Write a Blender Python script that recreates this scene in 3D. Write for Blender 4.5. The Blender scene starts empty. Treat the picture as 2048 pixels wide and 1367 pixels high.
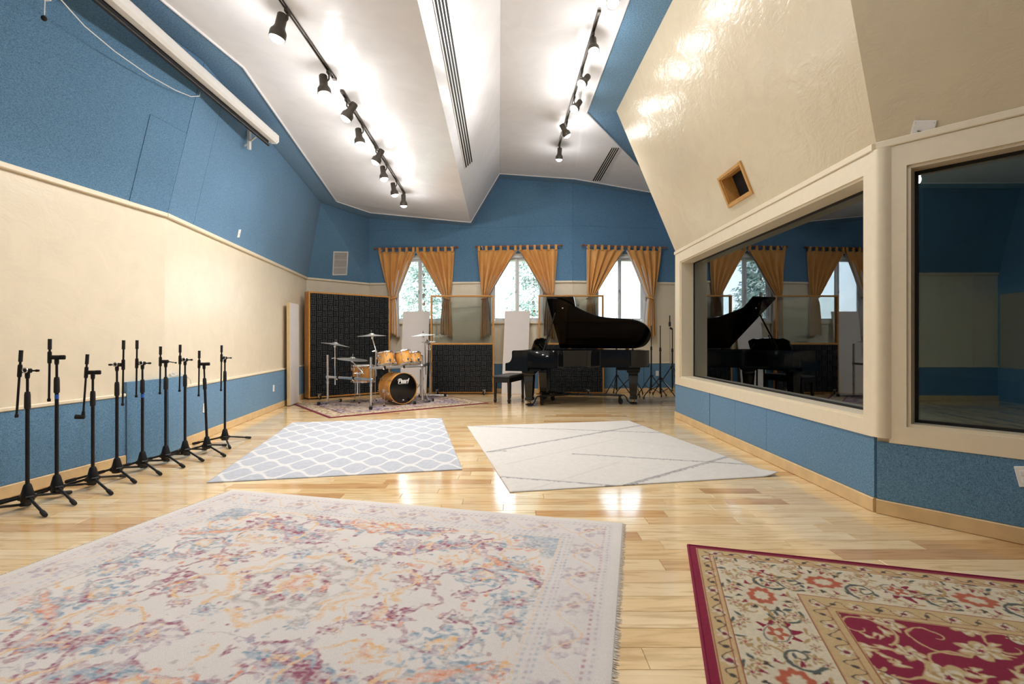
import bpy, math, random
import numpy as np
from mathutils import Vector, Matrix

random.seed(7)
SC = bpy.context.scene
COL = SC.collection
R = math.radians

# ------------------------------------------------------------------ camera
F = 1000.0            # focal length in pixels of the 2048 wide frame
CX, HY, H = 1024.0, 680.0, 1.2
cam_data = bpy.data.cameras.new('camera')
cam_data.sensor_width = 36.0
cam_data.lens = F / 2048 * 36.0
cam_data.shift_y = -(683.5 - HY) / 2048
cam_data.clip_end = 400
cam = bpy.data.objects.new('camera', cam_data)
cam.location = (0, 0, H)
cam.rotation_euler = (R(90), 0, 0)
COL.objects.link(cam)
SC.camera = cam

# ------------------------------------------------------------------ world, sun, exposure
SC.view_settings.view_transform = 'Standard'
SC.view_settings.look = 'None'
SC.view_settings.exposure = 0.92
SC.view_settings.gamma = 1.0
SC.view_settings.use_curve_mapping = False
SC.cycles.diffuse_bounces = 3
SC.cycles.glossy_bounces = 3
SC.cycles.max_bounces = 6
SC.cycles.adaptive_threshold = 0.03
SC.cycles.transparent_max_bounces = 16
SC.cycles.caustics_reflective = False
SC.cycles.caustics_refractive = False

world = bpy.data.worlds.new('sky')
SC.world = world
world.use_nodes = True
wn = world.node_tree.nodes
wl = world.node_tree.links
wn.clear()
w_out = wn.new('ShaderNodeOutputWorld')
w_bg = wn.new('ShaderNodeBackground')
w_sky = wn.new('ShaderNodeTexSky')
w_sky.sky_type = 'NISHITA'
w_sky.sun_disc = False
w_sky.sun_elevation = R(42)
w_sky.sun_rotation = R(200)
w_sky.air_density = 1.0
w_sky.dust_density = 2.5
w_mix = wn.new('ShaderNodeMix')
w_mix.data_type = 'RGBA'
w_mix.inputs[0].default_value = 0.78
w_mix.inputs[7].default_value = (4.6, 5.0, 5.5, 1)
wl.new(w_sky.outputs[0], w_mix.inputs[6])
wl.new(w_mix.outputs[2], w_bg.inputs[0])
w_bg.inputs[1].default_value = 0.54
wl.new(w_bg.outputs[0], w_out.inputs[0])

sun_d = bpy.data.lights.new('sun', 'SUN')
sun_d.energy = 2.2
sun_d.angle = R(1)
sun_d.color = (1.0, 0.95, 0.86)
sun = bpy.data.objects.new('sun', sun_d)
sun.rotation_euler = (R(48), 0, R(-20))
COL.objects.link(sun)

LAMP_POWER = 26.0      # beam of one track head
GLOW_POWER = 5.0      # stray light round one bulb
LAMP_COLOR = (1.0, 0.975, 0.955)

# ------------------------------------------------------------------ helpers
def srgb(r, g, b):
    f = lambda c: (c / 255) / 12.92 if c <= 10 else (((c / 255) + 0.055) / 1.055) ** 2.4
    return (f(r), f(g), f(b))

def px(x, y, Y):
    """point seen at photo pixel (x, y) when it stands Y metres away from the camera plane"""
    return Vector(((x - CX) * Y / F, Y, H + (HY - y) * Y / F))

def fl(x, y, z=0.0):
    Y = F * (H - z) / (y - HY)
    return Vector(((x - CX) * Y / F, Y, z))

def ray_plane(x, y, p0, n):
    d = Vector(((x - CX) / F, 1.0, (HY - y) / F))
    o = Vector((0, 0, H))
    t = (Vector(p0) - o).dot(n) / d.dot(n)
    return o + d * t

MATS = {}
def new_mat(name):
    m = bpy.data.materials.new(name)
    m.use_nodes = True
    nt = m.node_tree
    b = nt.nodes['Principled BSDF']
    return m, nt, b

def link(nt, a, b):
    nt.links.new(a, b)

def noise_node(nt, scale, detail=3.0, rough=0.5, coord='Object', stretch=None, dist=0.0):
    tc = nt.nodes.new('ShaderNodeTexCoord')
    n = nt.nodes.new('ShaderNodeTexNoise')
    n.inputs['Scale'].default_value = scale
    n.inputs['Detail'].default_value = detail
    n.inputs['Roughness'].default_value = rough
    n.inputs['Distortion'].default_value = dist
    if coord == 'World':
        g = nt.nodes.new('ShaderNodeNewGeometry'); src = g.outputs['Position']
    else:
        src = tc.outputs[coord]
    if stretch:
        mp = nt.nodes.new('ShaderNodeMapping')
        mp.inputs['Scale'].default_value = stretch
        link(nt, src, mp.inputs['Vector']); src = mp.outputs[0]
    link(nt, src, n.inputs['Vector'])
    return n

def ramp(nt, fac, stops):
    r = nt.nodes.new('ShaderNodeValToRGB')
    el = r.color_ramp.elements
    while len(el) < len(stops):
        el.new(0.5)
    for e, (p, c) in zip(el, stops):
        e.position = p
        e.color = (c[0], c[1], c[2], 1)
    link(nt, fac, r.inputs[0])
    return r

def bump(nt, b, height, strength, dist=0.01):
    n = nt.nodes.new('ShaderNodeBump')
    n.inputs['Strength'].default_value = strength
    n.inputs['Distance'].default_value = dist
    link(nt, height, n.inputs['Height'])
    link(nt, n.outputs[0], b.inputs['Normal'])
    return n

def plain(name, color, rough=0.5, metal=0.0, vary=0.06, scale=18.0, bmp=0.0, bscale=None, coat=0.0, spec=0.5):
    if name in MATS:
        return MATS[name]
    m, nt, b = new_mat(name)
    n = noise_node(nt, scale)
    lo = tuple(c * (1 - vary) for c in color)
    hi = tuple(min(1, c * (1 + vary)) for c in color)
    r = ramp(nt, n.outputs[0], [(0.3, lo), (0.7, hi)])
    link(nt, r.outputs[0], b.inputs['Base Color'])
    b.inputs['Roughness'].default_value = rough
    b.inputs['Metallic'].default_value = metal
    b.inputs['Specular IOR Level'].default_value = spec
    b.inputs['Coat Weight'].default_value = coat
    b.inputs['Coat Roughness'].default_value = 0.05
    if bmp:
        bn = noise_node(nt, bscale or scale * 4)
        bump(nt, b, bn.outputs[0], bmp, 0.004)
    MATS[name] = m
    return m

def plaster(name, color, rough, bmp=0.25, scale=5.0, spec=0.5):
    """hand trowelled paint: broad soft strokes with skip marks"""
    m, nt, b = new_mat(name)
    n1 = noise_node(nt, scale, 5, 0.6, 'World', None, 1.2)
    n2 = noise_node(nt, scale * 3.2, 4, 0.6, 'World', (1, 1, 2.4), 0.6)
    mx = nt.nodes.new('ShaderNodeMath'); mx.operation = 'MULTIPLY_ADD'
    link(nt, n2.outputs[0], mx.inputs[0]); mx.inputs[1].default_value = 0.4
    link(nt, n1.outputs[0], mx.inputs[2])
    rr = ramp(nt, mx.outputs[0], [(0.45, (0, 0, 0)), (0.62, (0.55,) * 3), (0.8, (1, 1, 1))])
    c = ramp(nt, n1.outputs[0], [(0.3, tuple(k * 0.96 for k in color)), (0.7, tuple(min(1, k * 1.03) for k in color))])
    link(nt, c.outputs[0], b.inputs['Base Color'])
    b.inputs['Roughness'].default_value = rough
    b.inputs['Specular IOR Level'].default_value = spec
    bump(nt, b, rr.outputs[0], bmp, 0.006)
    MATS[name] = m
    return m

def fabric(name, color, dark, scale=1.0):
    """woven acoustic cloth: crossed threads of two tones"""
    m, nt, b = new_mat(name)
    a = noise_node(nt, 300 * scale, 2, 0.6, 'World', (1, 1, 0.22))
    c = noise_node(nt, 300 * scale, 2, 0.6, 'World', (0.22, 0.22, 1))
    ad = nt.nodes.new('ShaderNodeMath'); ad.operation = 'ADD'
    link(nt, a.outputs[0], ad.inputs[0]); link(nt, c.outputs[0], ad.inputs[1])
    big = noise_node(nt, 1.3, 2, 0.5, 'World')
    r = ramp(nt, ad.outputs[0], [(0.0, dark), (0.36, dark), (0.64, color), (1.0, color)])
    # ramp input range is 0..1 so halve the sum
    hf = nt.nodes.new('ShaderNodeMath'); hf.operation = 'MULTIPLY'; hf.inputs[1].default_value = 0.5
    link(nt, ad.outputs[0], hf.inputs[0]); link(nt, hf.outputs[0], r.inputs[0])
    mix = nt.nodes.new('ShaderNodeMix'); mix.data_type = 'RGBA'; mix.blend_type = 'MULTIPLY'
    mix.inputs[0].default_value = 1.0
    link(nt, r.outputs[0], mix.inputs[6])
    rb = ramp(nt, big.outputs[0], [(0.3, (0.93,) * 3), (0.7, (1.0,) * 3)])
    link(nt, rb.outputs[0], mix.inputs[7])
    link(nt, mix.outputs[2], b.inputs['Base Color'])
    b.inputs['Roughness'].default_value = 0.85
    b.inputs['Sheen Weight'].default_value = 0.15
    b.inputs['Specular IOR Level'].default_value = 0.25
    bump(nt, b, hf.outputs[0], 0.35, 0.003)
    MATS[name] = m
    return m

def glass(name, tint, gloss, rough=0.0, sheen=(0.92, 0.97, 1.0)):
    """clear sheet: see-through with a facing-dependent mirror layer"""
    m, nt, b = new_mat(name)
    nt.nodes.remove(b)
    out = nt.nodes['Material Output']
    t = nt.nodes.new('ShaderNodeBsdfTransparent'); t.inputs[0].default_value = (*tint, 1)
    g = nt.nodes.new('ShaderNodeBsdfGlossy'); g.inputs['Roughness'].default_value = rough
    g.inputs[0].default_value = (*sheen, 1)
    fr = nt.nodes.new('ShaderNodeFresnel'); fr.inputs[0].default_value = 1.5
    ad = nt.nodes.new('ShaderNodeMath'); ad.operation = 'ADD'; ad.use_clamp = True
    link(nt, fr.outputs[0], ad.inputs[0]); ad.inputs[1].default_value = gloss
    mx = nt.nodes.new('ShaderNodeMixShader')
    link(nt, ad.outputs[0], mx.inputs[0]); link(nt, t.outputs[0], mx.inputs[1]); link(nt, g.outputs[0], mx.inputs[2])
    link(nt, mx.outputs[0], out.inputs[0])
    MATS[name] = m
    return m

def emit(name, color, strength):
    m, nt, b = new_mat(name)
    b.inputs['Base Color'].default_value = (1, 1, 1, 1)
    b.inputs['Emission Color'].default_value = (*color, 1)
    b.inputs['Emission Strength'].default_value = strength
    MATS[name] = m
    return m

class MB:
    def __init__(self):
        self.v = []; self.f = []
    def add(self, vs, fs, M=None):
        o = len(self.v)
        for p in vs:
            q = Vector(p)
            if M is not None: q = M @ q
            self.v.append(q[:])
        for f in fs:
            self.f.append(tuple(i + o for i in f))
        return self
    def box(self, c, s, M=None, bev=0.0):
        x, y, z = (k / 2 for k in s)
        cx, cy, cz = c
        if bev <= 0:
            vs = [(cx + a * x, cy + b * y, cz + d * z) for a in (-1, 1) for b in (-1, 1) for d in (-1, 1)]
            fs = [(0, 1, 3, 2), (4, 6, 7, 5), (0, 4, 5, 1), (2, 3, 7, 6), (0, 2, 6, 4), (1, 5, 7, 3)]
            return self.add(vs, fs, M)
        e = min(bev, x, y, z)
        vs = []; idx = {}
        for a in (-1, 1):
            for b in (-1, 1):
                for d in (-1, 1):
                    idx[a, b, d] = len(vs)
                    vs += [(cx + a * x, cy + b * (y - e), cz + d * (z - e)),
                           (cx + a * (x - e), cy + b * y, cz + d * (z - e)),
                           (cx + a * (x - e), cy + b * (y - e), cz + d * z)]
        I = lambda a, b, d, k: idx[a, b, d] + k
        fs = []
        for s_ in (-1, 1):
            q = [(-1, -1), (1, -1), (1, 1), (-1, 1)]
            if s_ < 0: q = q[::-1]
            fs.append(tuple(I(s_, b, d, 0) for b, d in q))
            fs.append(tuple(I(a, s_, d, 1) for d, a in q))
            fs.append(tuple(I(a, b, s_, 2) for a, b in q))
        for a in (-1, 1):
            for b in (-1, 1):
                fs.append((I(a, b, -1, 0), I(a, b, 1, 0), I(a, b, 1, 1), I(a, b, -1, 1))[::a * b])
                fs.append((I(a, -1, b, 0), I(a, -1, b, 2), I(a, 1, b, 2), I(a, 1, b, 0))[::a * b])
                fs.append((I(-1, a, b, 1), I(1, a, b, 1), I(1, a, b, 2), I(-1, a, b, 2))[::a * b])
                for d in (-1, 1):
                    fs.append((I(a, b, d, 0), I(a, b, d, 1), I(a, b, d, 2))[::a * b * d])
        return self.add(vs, fs, M)
    def cyl(self, p0, p1, r0, r1=None, n=12, caps=True):
        return self.tube([p0, p1], [r0, r0 if r1 is None else r1], n, caps)
    def tube(self, pts, r, n=8, caps=True):
        pts = [Vector(p) for p in pts]
        if not hasattr(r, '__len__'): r = [r] * len(pts)
        o = len(self.v)
        t0 = (pts[1] - pts[0]).normalized()
        up = Vector((0, 0, 1)) if abs(t0.z) < 0.9 else Vector((1, 0, 0))
        u = t0.cross(up).normalized()
        for i, p in enumerate(pts):
            if i == 0: t = pts[1] - pts[0]
            elif i == len(pts) - 1: t = pts[-1] - pts[-2]
            else: t = (pts[i + 1] - pts[i]).normalized() + (pts[i] - pts[i - 1]).normalized()
            if t.length < 1e-9: t = t0.copy()
            t.normalize()
            u = (u - t * u.dot(t)).normalized()
            w = t.cross(u)
            for k in range(n):
                a = 2 * math.pi * k / n
                self.v.append((p + (u * math.cos(a) + w * math.sin(a)) * r[i])[:])
        for i in range(len(pts) - 1):
            for k in range(n):
                a = o + i * n + k; b = o + i * n + (k + 1) % n
                self.f.append((a, b, b + n, a + n))
        if caps:
            self.f.append(tuple(o + k for k in range(n))[::-1])
            self.f.append(tuple(o + (len(pts) - 1) * n + k for k in range(n)))
        return self
    def lathe(self, prof, n=24, M=None):
        vs = []; fs = []
        for (r, z) in prof:
            for k in range(n):
                a = 2 * math.pi * k / n
                vs.append((r * math.cos(a), r * math.sin(a), z))
        for i in range(len(prof) - 1):
            for k in range(n):
                a = i * n + k; b = i * n + (k + 1) % n
                fs.append((a, b, b + n, a + n))
        if prof[0][0] > 1e-6: fs.append(tuple(range(n))[::-1])
        if prof[-1][0] > 1e-6: fs.append(tuple((len(prof) - 1) * n + k for k in range(n)))
        return self.add(vs, fs, M)
    def ring(self, r, t, n=24, m=8, M=None):
        vs = []; fs = []
        for i in range(n):
            a = 2 * math.pi * i / n
            for j in range(m):
                b = 2 * math.pi * j / m
                rr = r + t * math.cos(b)
                vs.append((rr * math.cos(a), rr * math.sin(a), t * math.sin(b)))
        for i in range(n):
            for j in range(m):
                fs.append((i * m + j, ((i + 1) % n) * m + j, ((i + 1) % n) * m + (j + 1) % m, i * m + (j + 1) % m))
        return self.add(vs, fs, M)
    def prism(self, poly, z0, z1, M=None):
        n = len(poly)
        vs = [(x, y, z0) for x, y in poly] + [(x, y, z1) for x, y in poly]
        fs = [tuple(range(n))[::-1], tuple(range(n, 2 * n))]
        fs += [(i, (i + 1) % n, n + (i + 1) % n, n + i) for i in range(n)]
        return self.add(vs, fs, M)
    def slab(self, pts, off):
        """polygon in space pushed along the vector off"""
        pts = [Vector(p) for p in pts]; off = Vector(off)
        n = len(pts)
        vs = pts + [p + off for p in pts]
        fs = [tuple(range(n)), tuple(range(n, 2 * n))[::-1]]
        fs += [(i, n + i, n + (i + 1) % n, (i + 1) % n) for i in range(n)]
        return self.add(vs, fs)
    def build(self, name, mat, parent=None, smooth=None, world=False, recalc=True):
        me = bpy.data.meshes.new(name)
        vs = self.v
        if world and parent is not None:
            inv = (Matrix.Translation(parent.location) @ parent.rotation_euler.to_matrix().to_4x4()).inverted()
            vs = [(inv @ Vector(p))[:] for p in vs]
        me.from_pydata(vs, [], self.f)
        if recalc:
            import bmesh
            bm = bmesh.new(); bm.from_mesh(me)
            bmesh.ops.recalc_face_normals(bm, faces=bm.faces)
            bm.to_mesh(me); bm.free()
        me.materials.append(MATS[mat] if isinstance(mat, str) else mat)
        if smooth is not None:
            me.polygons.foreach_set('use_smooth', [True] * len(me.polygons))
            me.set_sharp_from_angle(angle=R(smooth))
        o = bpy.data.objects.new(name, me)
        COL.objects.link(o)
        if parent is not None: o.parent = parent
        return o

def tag(o, label=None, cat=None, group=None, kind=None):
    if label: o['label'] = label
    if cat: o['category'] = cat
    if group: o['group'] = group
    if kind: o['kind'] = kind
    return o

def thing(name, label, cat, loc=(0, 0, 0), rotz=0.0, group=None, kind=None):
    o = bpy.data.objects.new(name, None)
    o.empty_display_size = 0.1
    o.location = loc
    o.rotation_euler = (0, 0, rotz)
    COL.objects.link(o)
    return tag(o, label, cat, group, kind)

def copy_obj(src, parent=None):
    o = src.copy(); COL.objects.link(o)
    if parent is not None: o.parent = parent
    return o

def axis_matrix(center, axis, up=(0, 0, 1)):
    """local +z becomes axis"""
    z = Vector(axis).normalized()
    u = Vector(up)
    if abs(z.dot(u)) > 0.99: u = Vector((0, 1, 0))
    x = u.cross(z).normalized(); y = z.cross(x)
    M = Matrix((x, y, z)).transposed().to_4x4()
    return Matrix.Translation(Vector(center)) @ M

# ------------------------------------------------------------------ materials
fabric('blue_cloth', srgb(122, 164, 198), srgb(64, 106, 140))
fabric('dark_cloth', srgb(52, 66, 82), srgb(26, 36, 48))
plaster('beige_paint', srgb(236, 223, 198), 0.29, 0.18, 3.5)
plaster('gold_paint', srgb(224, 210, 181), 0.2, 0.45, 3.0)
plaster('white_paint', srgb(238, 238, 241), 0.22, 0.15, 2.5, 0.32)
plain('cream_trim', srgb(240, 227, 200), 0.35, vary=0.02)
plain('oak_base', srgb(226, 196, 148), 0.4, vary=0.08, scale=9)
plain('white_metal', srgb(232, 230, 226), 0.35, vary=0.02)
plain('white_plastic', srgb(240, 240, 238), 0.4, vary=0.02)
plain('black_metal', srgb(26, 26, 28), 0.38, 0.3, vary=0.15)
plain('black_rubber', srgb(22, 22, 23), 0.75, vary=0.15, bmp=0.1)
plain('bronze_metal', srgb(76, 70, 62), 0.45, 0.5, vary=0.1)
plain('chrome', (0.78, 0.79, 0.81), 0.14, 1.0, vary=0.03)
plain('steel', (0.6, 0.6, 0.61), 0.3, 1.0, vary=0.05)
plain('brass', srgb(214, 160, 84), 0.25, 1.0, vary=0.05)
plain('shade_black', srgb(14, 12, 11), 0.8)  # near-black standing for shade inside the vent slots and the recess
plain('lining', srgb(232, 228, 224), 0.8, vary=0.03)
plain('window_vinyl', srgb(236, 238, 238), 0.4, vary=0.02)
plain('blue_tape', srgb(30, 92, 190), 0.6)
glass('window_glass', (0.97, 0.99, 0.98), 0.0)
glass('acrylic', (0.93, 0.96, 0.95), 0.05)
glass('studio_glass', (0.72, 0.84, 0.86), 0.13, 0.0, (0.88, 0.95, 1.0))
glass('studio_glass_inner', (0.30, 0.42, 0.45), 0.20, 0.0, (0.62, 0.90, 1.0))
emit('bulb', (1.0, 0.95, 0.86), 12.0)
# ------------------------------------------------------------------ room plan
ZT = 2.53             # upper trim line
ZW = 0.66             # top of the lower cloth
V = Vector
A0, KK, BC = V((-4.68, -2.5, 0)), V((-3.666, 5.28, 0)), V((-4.39, 10.68, 0))
W3, W4, W5 = V((-3.366, 11.77, 0)), V((1.367, 11.30, 0)), V((4.70, 11.783, 0))
D0, D1, F1, G1 = V((2.55, 7.75, 0)), V((2.55, 3.49, 0)), V((4.65, 1.07, 0)), V((4.65, -2.5, 0))
A0t, KKt, BCt, W3t = V((-4.17, -2.5, 4.06)), V((-3.18, 5.13, 4.06)), V((-3.98, 10.36, 4.06)), V((-3.366, 11.77, 4.06))
D0t, D1t = V((1.62, 7.75, 4.75)), V((1.73, 2.96, 4.75))
F1t = V((4.66, -0.42, 4.75))

def z_(p, z): return V((p.x, p.y, z))
def inward(p, q):
    """horizontal normal of the wall p>q that points at the middle of the room"""
    d = (q - p).normalized(); n = V((-d.y, d.x, 0))
    mid = (p + q) / 2
    if n.dot(V((-0.6, 5.5, 0)) - V((mid.x, mid.y, 0))) < 0: n = -n
    return n

def quadpt(q, a, b):
    return (q[0] * (1 - a) + q[1] * a) * (1 - b) + (q[3] * (1 - a) + q[2] * a) * b

def qnormal(q, toward=V((-0.6, 5.5, 1.5))):
    n = (q[1] - q[0]).cross(q[3] - q[0]).normalized()
    if n.dot(toward - (q[0] + q[2]) / 2) < 0: n = -n
    return n

def cloth_panel(parent, q, poly, thick=0.022, mat='blue_cloth', name='fabric_panel', eps=0.0025):
    """a stretched cloth panel with its own edge, standing proud of the wall quad q"""
    n = qnormal(q)
    L = (q[1] - q[0]).length; Hh = (q[3] - q[0]).length
    ca = sum(p[0] for p in poly) / len(poly); cb = sum(p[1] for p in poly) / len(poly)
    pts = []
    for a, b in poly:
        a2 = a + (eps / L if a < ca else -eps / L)
        b2 = b + (eps / Hh if b < cb else -eps / Hh)
        pts.append(quadpt(q, a2, b2))
    base = [p + n * 0.0005 for p in pts]
    c = sum(base, V()) / len(base)
    m = MB().slab(base, n * thick)
    return m.build(name, mat, parent, world=True)

def rect(a0, b0, a1, b1): return [(a0, b0), (a1, b0), (a1, b1), (a0, b1)]

def bar_along(p, q, z, depth, height, n):
    """moulding strip lying against the wall p>q"""
    a, b = z_(p, z), z_(q, z)
    m = MB()
    e = 0.006
    prof = [(0, 0), (depth - e, 0), (depth, e), (depth, height - e), (depth - e, height), (0, height)]
    k = len(prof)
    vs = [a + n * x + V((0, 0, y)) for x, y in prof] + [b + n * x + V((0, 0, y)) for x, y in prof]
    fs = [tuple(range(k)), tuple(range(k, 2 * k))[::-1]] + [(i, k + i, k + (i + 1) % k, (i + 1) % k) for i in range(k)]
    return m.add(vs, fs)

def wall_root(name, label, base):
    return thing(name, label, 'wall', base, 0, None, 'structure')

def hole_wall(p, q, z0, z1, holes, off):
    """slab from p to q with rectangular openings (s0, s1, za, zb); s in metres along the wall"""
    m = MB()
    L = (q - p).length; d = (q - p) / L
    ss = sorted({0.0, L, *[h[0] for h in holes], *[h[1] for h in holes]})
    for s0, s1 in zip(ss[:-1], ss[1:]):
        hs = sorted([h for h in holes if h[0] <= s0 + 1e-6 and h[1] >= s1 - 1e-6], key=lambda h: h[2])
        z = z0
        for h in hs + [None]:
            top = h[2] if h else z1
            if top > z + 1e-6:
                m.slab([z_(p + d * s0, z), z_(p + d * s1, z), z_(p + d * s1, top), z_(p + d * s0, top)], off)
            if h: z = h[3]
    return m

# ---- floor -------------------------------------------------------
m, nt, b = new_mat('maple_plank')
MATS['maple_plank'] = m
geo = nt.nodes.new('ShaderNodeNewGeometry')
oi = nt.nodes.new('ShaderNodeObjectInfo')
rnd = nt.nodes.new('ShaderNodeMath'); rnd.operation = 'ADD'
link(nt, geo.outputs['Random Per Island'], rnd.inputs[0]); link(nt, oi.outputs['Random'], rnd.inputs[1])
frc = nt.nodes.new('ShaderNodeMath'); frc.operation = 'FRACT'; link(nt, rnd.outputs[0], frc.inputs[0])
cmb = nt.nodes.new('ShaderNodeCombineXYZ')
mul = nt.nodes.new('ShaderNodeMath'); mul.operation = 'MULTIPLY'; mul.inputs[1].default_value = 37.0
link(nt, frc.outputs[0], mul.inputs[0]); link(nt, mul.outputs[0], cmb.inputs[2])
vadd = nt.nodes.new('ShaderNodeVectorMath'); vadd.operation = 'ADD'
link(nt, geo.outputs['Position'], vadd.inputs[0]); link(nt, cmb.outputs[0], vadd.inputs[1])
mp = nt.nodes.new('ShaderNodeMapping'); mp.inputs['Scale'].default_value = (1.1, 9.0, 1.0)
link(nt, vadd.outputs[0], mp.inputs['Vector'])
ng = nt.nodes.new('ShaderNodeTexNoise'); ng.inputs['Scale'].default_value = 2.2; ng.inputs['Detail'].default_value = 6
ng.inputs['Distortion'].default_value = 1.4
link(nt, mp.outputs[0], ng.inputs['Vector'])
tone = ramp(nt, frc.outputs[0], [(0.0, srgb(240, 205, 152)), (0.35, srgb(246, 217, 168)), (0.7, srgb(250, 225, 182)), (0.9, srgb(226, 184, 130)), (1.0, srgb(208, 162, 112))])
grain = ramp(nt, ng.outputs[0], [(0.36, (0.70, 0.62, 0.52)), (0.5, (0.95, 0.93, 0.9)), (0.62, (1, 1, 1))])
mx = nt.nodes.new('ShaderNodeMix'); mx.data_type = 'RGBA'; mx.blend_type = 'MULTIPLY'; mx.inputs[0].default_value = 0.75
link(nt, tone.outputs[0], mx.inputs[6]); link(nt, grain.outputs[0], mx.inputs[7])
link(nt, mx.outputs[2], b.inputs['Base Color'])
b.inputs['Roughness'].default_value = 0.13
b.inputs['Coat Weight'].default_value = 0.35
b.inputs['Coat Roughness'].default_value = 0.08
plain('groove_dark', srgb(120, 88, 54), 0.8)

floor = thing('floor', 'glossy pale maple plank floor running across the whole studio', 'floor', (0, 0, 0), 0, None, 'structure')
MB().slab([(-4.8, -2.6, -0.012), (4.8, -2.6, -0.012), (4.8, 11.9, -0.012), (-4.8, 11.9, -0.012)], (0, 0, -0.08)).build('subfloor', 'groove_dark', floor)

def lerp_x(p, q, y): return p.x + (q.x - p.x) * (y - p.y) / (q.y - p.y)
def row_span(y):
    y0 = max(-2.5, y)
    if y0 < KK.y: xl = lerp_x(A0, KK, y0)
    elif y0 < BC.y: xl = lerp_x(KK, BC, y0)
    else: xl = lerp_x(BC, W3, min(y0, W3.y))
    if y0 < F1.y: xr = G1.x
    elif y0 < D1.y: xr = lerp_x(D1, F1, y0)
    elif y0 < D0.y: xr = D0.x
    else: xr = lerp_x(D0, W5, y0)
    return xl - 0.06, xr + 0.06

def plank_mesh():
    """unit plank with eased long and short edges; stretched to each board's length"""
    return MB()
PW = 0.131
def plank_geo(mb, x0, x1, y0, y1, cx=0, cy=0):
    e = 0.0022; d = 0.011
    top = [(x0 + e, y0 + e, 0), (x1 - e, y0 + e, 0), (x1 - e, y1 - e, 0), (x0 + e, y1 - e, 0)]
    mid = [(x0 + 0.0006, y0 + 0.0006, -e), (x1 - 0.0006, y0 + 0.0006, -e), (x1 - 0.0006, y1 - 0.0006, -e), (x0 + 0.0006, y1 - 0.0006, -e)]
    bot = [(x, y, -d) for x, y, z in mid]
    vs = [(x - cx, y - cy, z) for x, y, z in top + mid + bot]
    fs = [(0, 1, 2, 3)]
    for k in range(4):
        j = (k + 1) % 4
        fs += [(k, 4 + k, 4 + j, j), (4 + k, 8 + k, 8 + j, 4 + j)]
    mb.add(vs, fs)
LENS = [0.45, 0.6, 0.75, 0.9, 1.1, 1.3, 1.5]
plank_data = {}
near = []; far = MB()
rp = random.Random(3)
y = -2.5
while y < 11.8:
    x0, x1 = row_span(y + PW / 2)
    x = x0 - rp.random() * 0.7
    while x < x1:
        ln = rp.choice(LENS)
        near.append((x, y, ln))
        x += ln
    y += PW
def show_size(p):
    x, yy, ln = p
    xc = x + ln / 2
    if yy < 1.72 or abs(x + ln / 2) > yy * 1.1 + 0.4: return -1
    return 1.0 / yy
near.sort(key=show_size, reverse=True)
for i, (x, yy, ln) in enumerate(near):
    if i < 290:
        if ln not in plank_data:
            mb = MB(); plank_geo(mb, -ln / 2, ln / 2, -PW / 2, PW / 2)
            o = mb.build('plank', 'maple_plank', floor, recalc=False)
            plank_data[ln] = o
        else:
            o = copy_obj(plank_data[ln], floor)
        o.location = (x + ln / 2, yy + PW / 2, 0)
    else:
        plank_geo(far, x, x + ln, yy, yy + PW)
o = far.build('distant_planks', 'maple_plank', floor, recalc=False)
o['kind'] = 'stuff'

# ---- left walls ---------------------------------------------------
def simple_wall(name, label, p, q, qt, pt, mat='beige_paint'):
    root = wall_root(name, label, p)
    n = inward(p, q)
    lo = [z_(p, 0), z_(q, 0), z_(q, ZT), z_(p, ZT)]
    m = MB().slab(lo, -n * 0.14)
    up = None
    if pt is not None:
        up = [z_(p, ZT), z_(q, ZT), V(qt), V(pt)]
        m.slab(up, -n * 0.14)
    m.build('wall_body', mat, root, world=True)
    return root, lo, up, n

wa, loA, upA, nA = simple_wall('wall_left_near', 'left wall nearest the camera, cream between two bands of blue cloth', A0, KK, KKt, A0t)
wb, loB, upB, nB = simple_wall('wall_left', 'longer left wall past the bend, pale cream between blue cloth bands', KK, BC, BCt, KKt)
wc, loC, upC, nC = simple_wall('wall_back_left', 'narrow slanted corner wall carrying the white air grille', BC, W3, W3t, BCt)

LA = (KK - A0).length; LB = (BC - KK).length
def aA(Y): return (Y - A0.y) / (KK.y - A0.y)
def aB(Y): return (Y - KK.y) / (BC.y - KK.y)
fb = 0.10 / ZT
zb = lambda z: z / ZT
cloth_panel(wa, loA, rect(0, fb, aA(1.9), zb(ZW)))
cloth_panel(wa, loA, rect(aA(1.9), fb, aA(4.80), zb(ZW)))
cloth_panel(wa, loA, rect(aA(4.80), 0.002, 1.0, zb(0.80)), 0.034)
cloth_panel(wb, loB, rect(0, 0.002, aB(5.66), zb(0.80)), 0.034)
cloth_panel(wb, loB, rect(aB(5.66), fb, 1.0, zb(ZW)))
cloth_panel(wa, upA, [(0, 0.0), (aA(4.83), 0.0), (aA(4.83), 0.54), (1, 0.54), (1, 1), (0, 1)], eps=0.0)
cloth_panel(wa, upA, rect(aA(4.83), 0.0, 1.0, 0.54), 0.027)
cloth_panel(wb, upB, rect(0, 0, aB(5.82), 1))
cloth_panel(wb, upB, rect(aB(5.82), 0, 1, 1))
cloth_panel(wc, loC, rect(0, fb, 1, zb(ZW)))
cloth_panel(wc, upC, rect(0, 0, 1, 1), eps=0)

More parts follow.
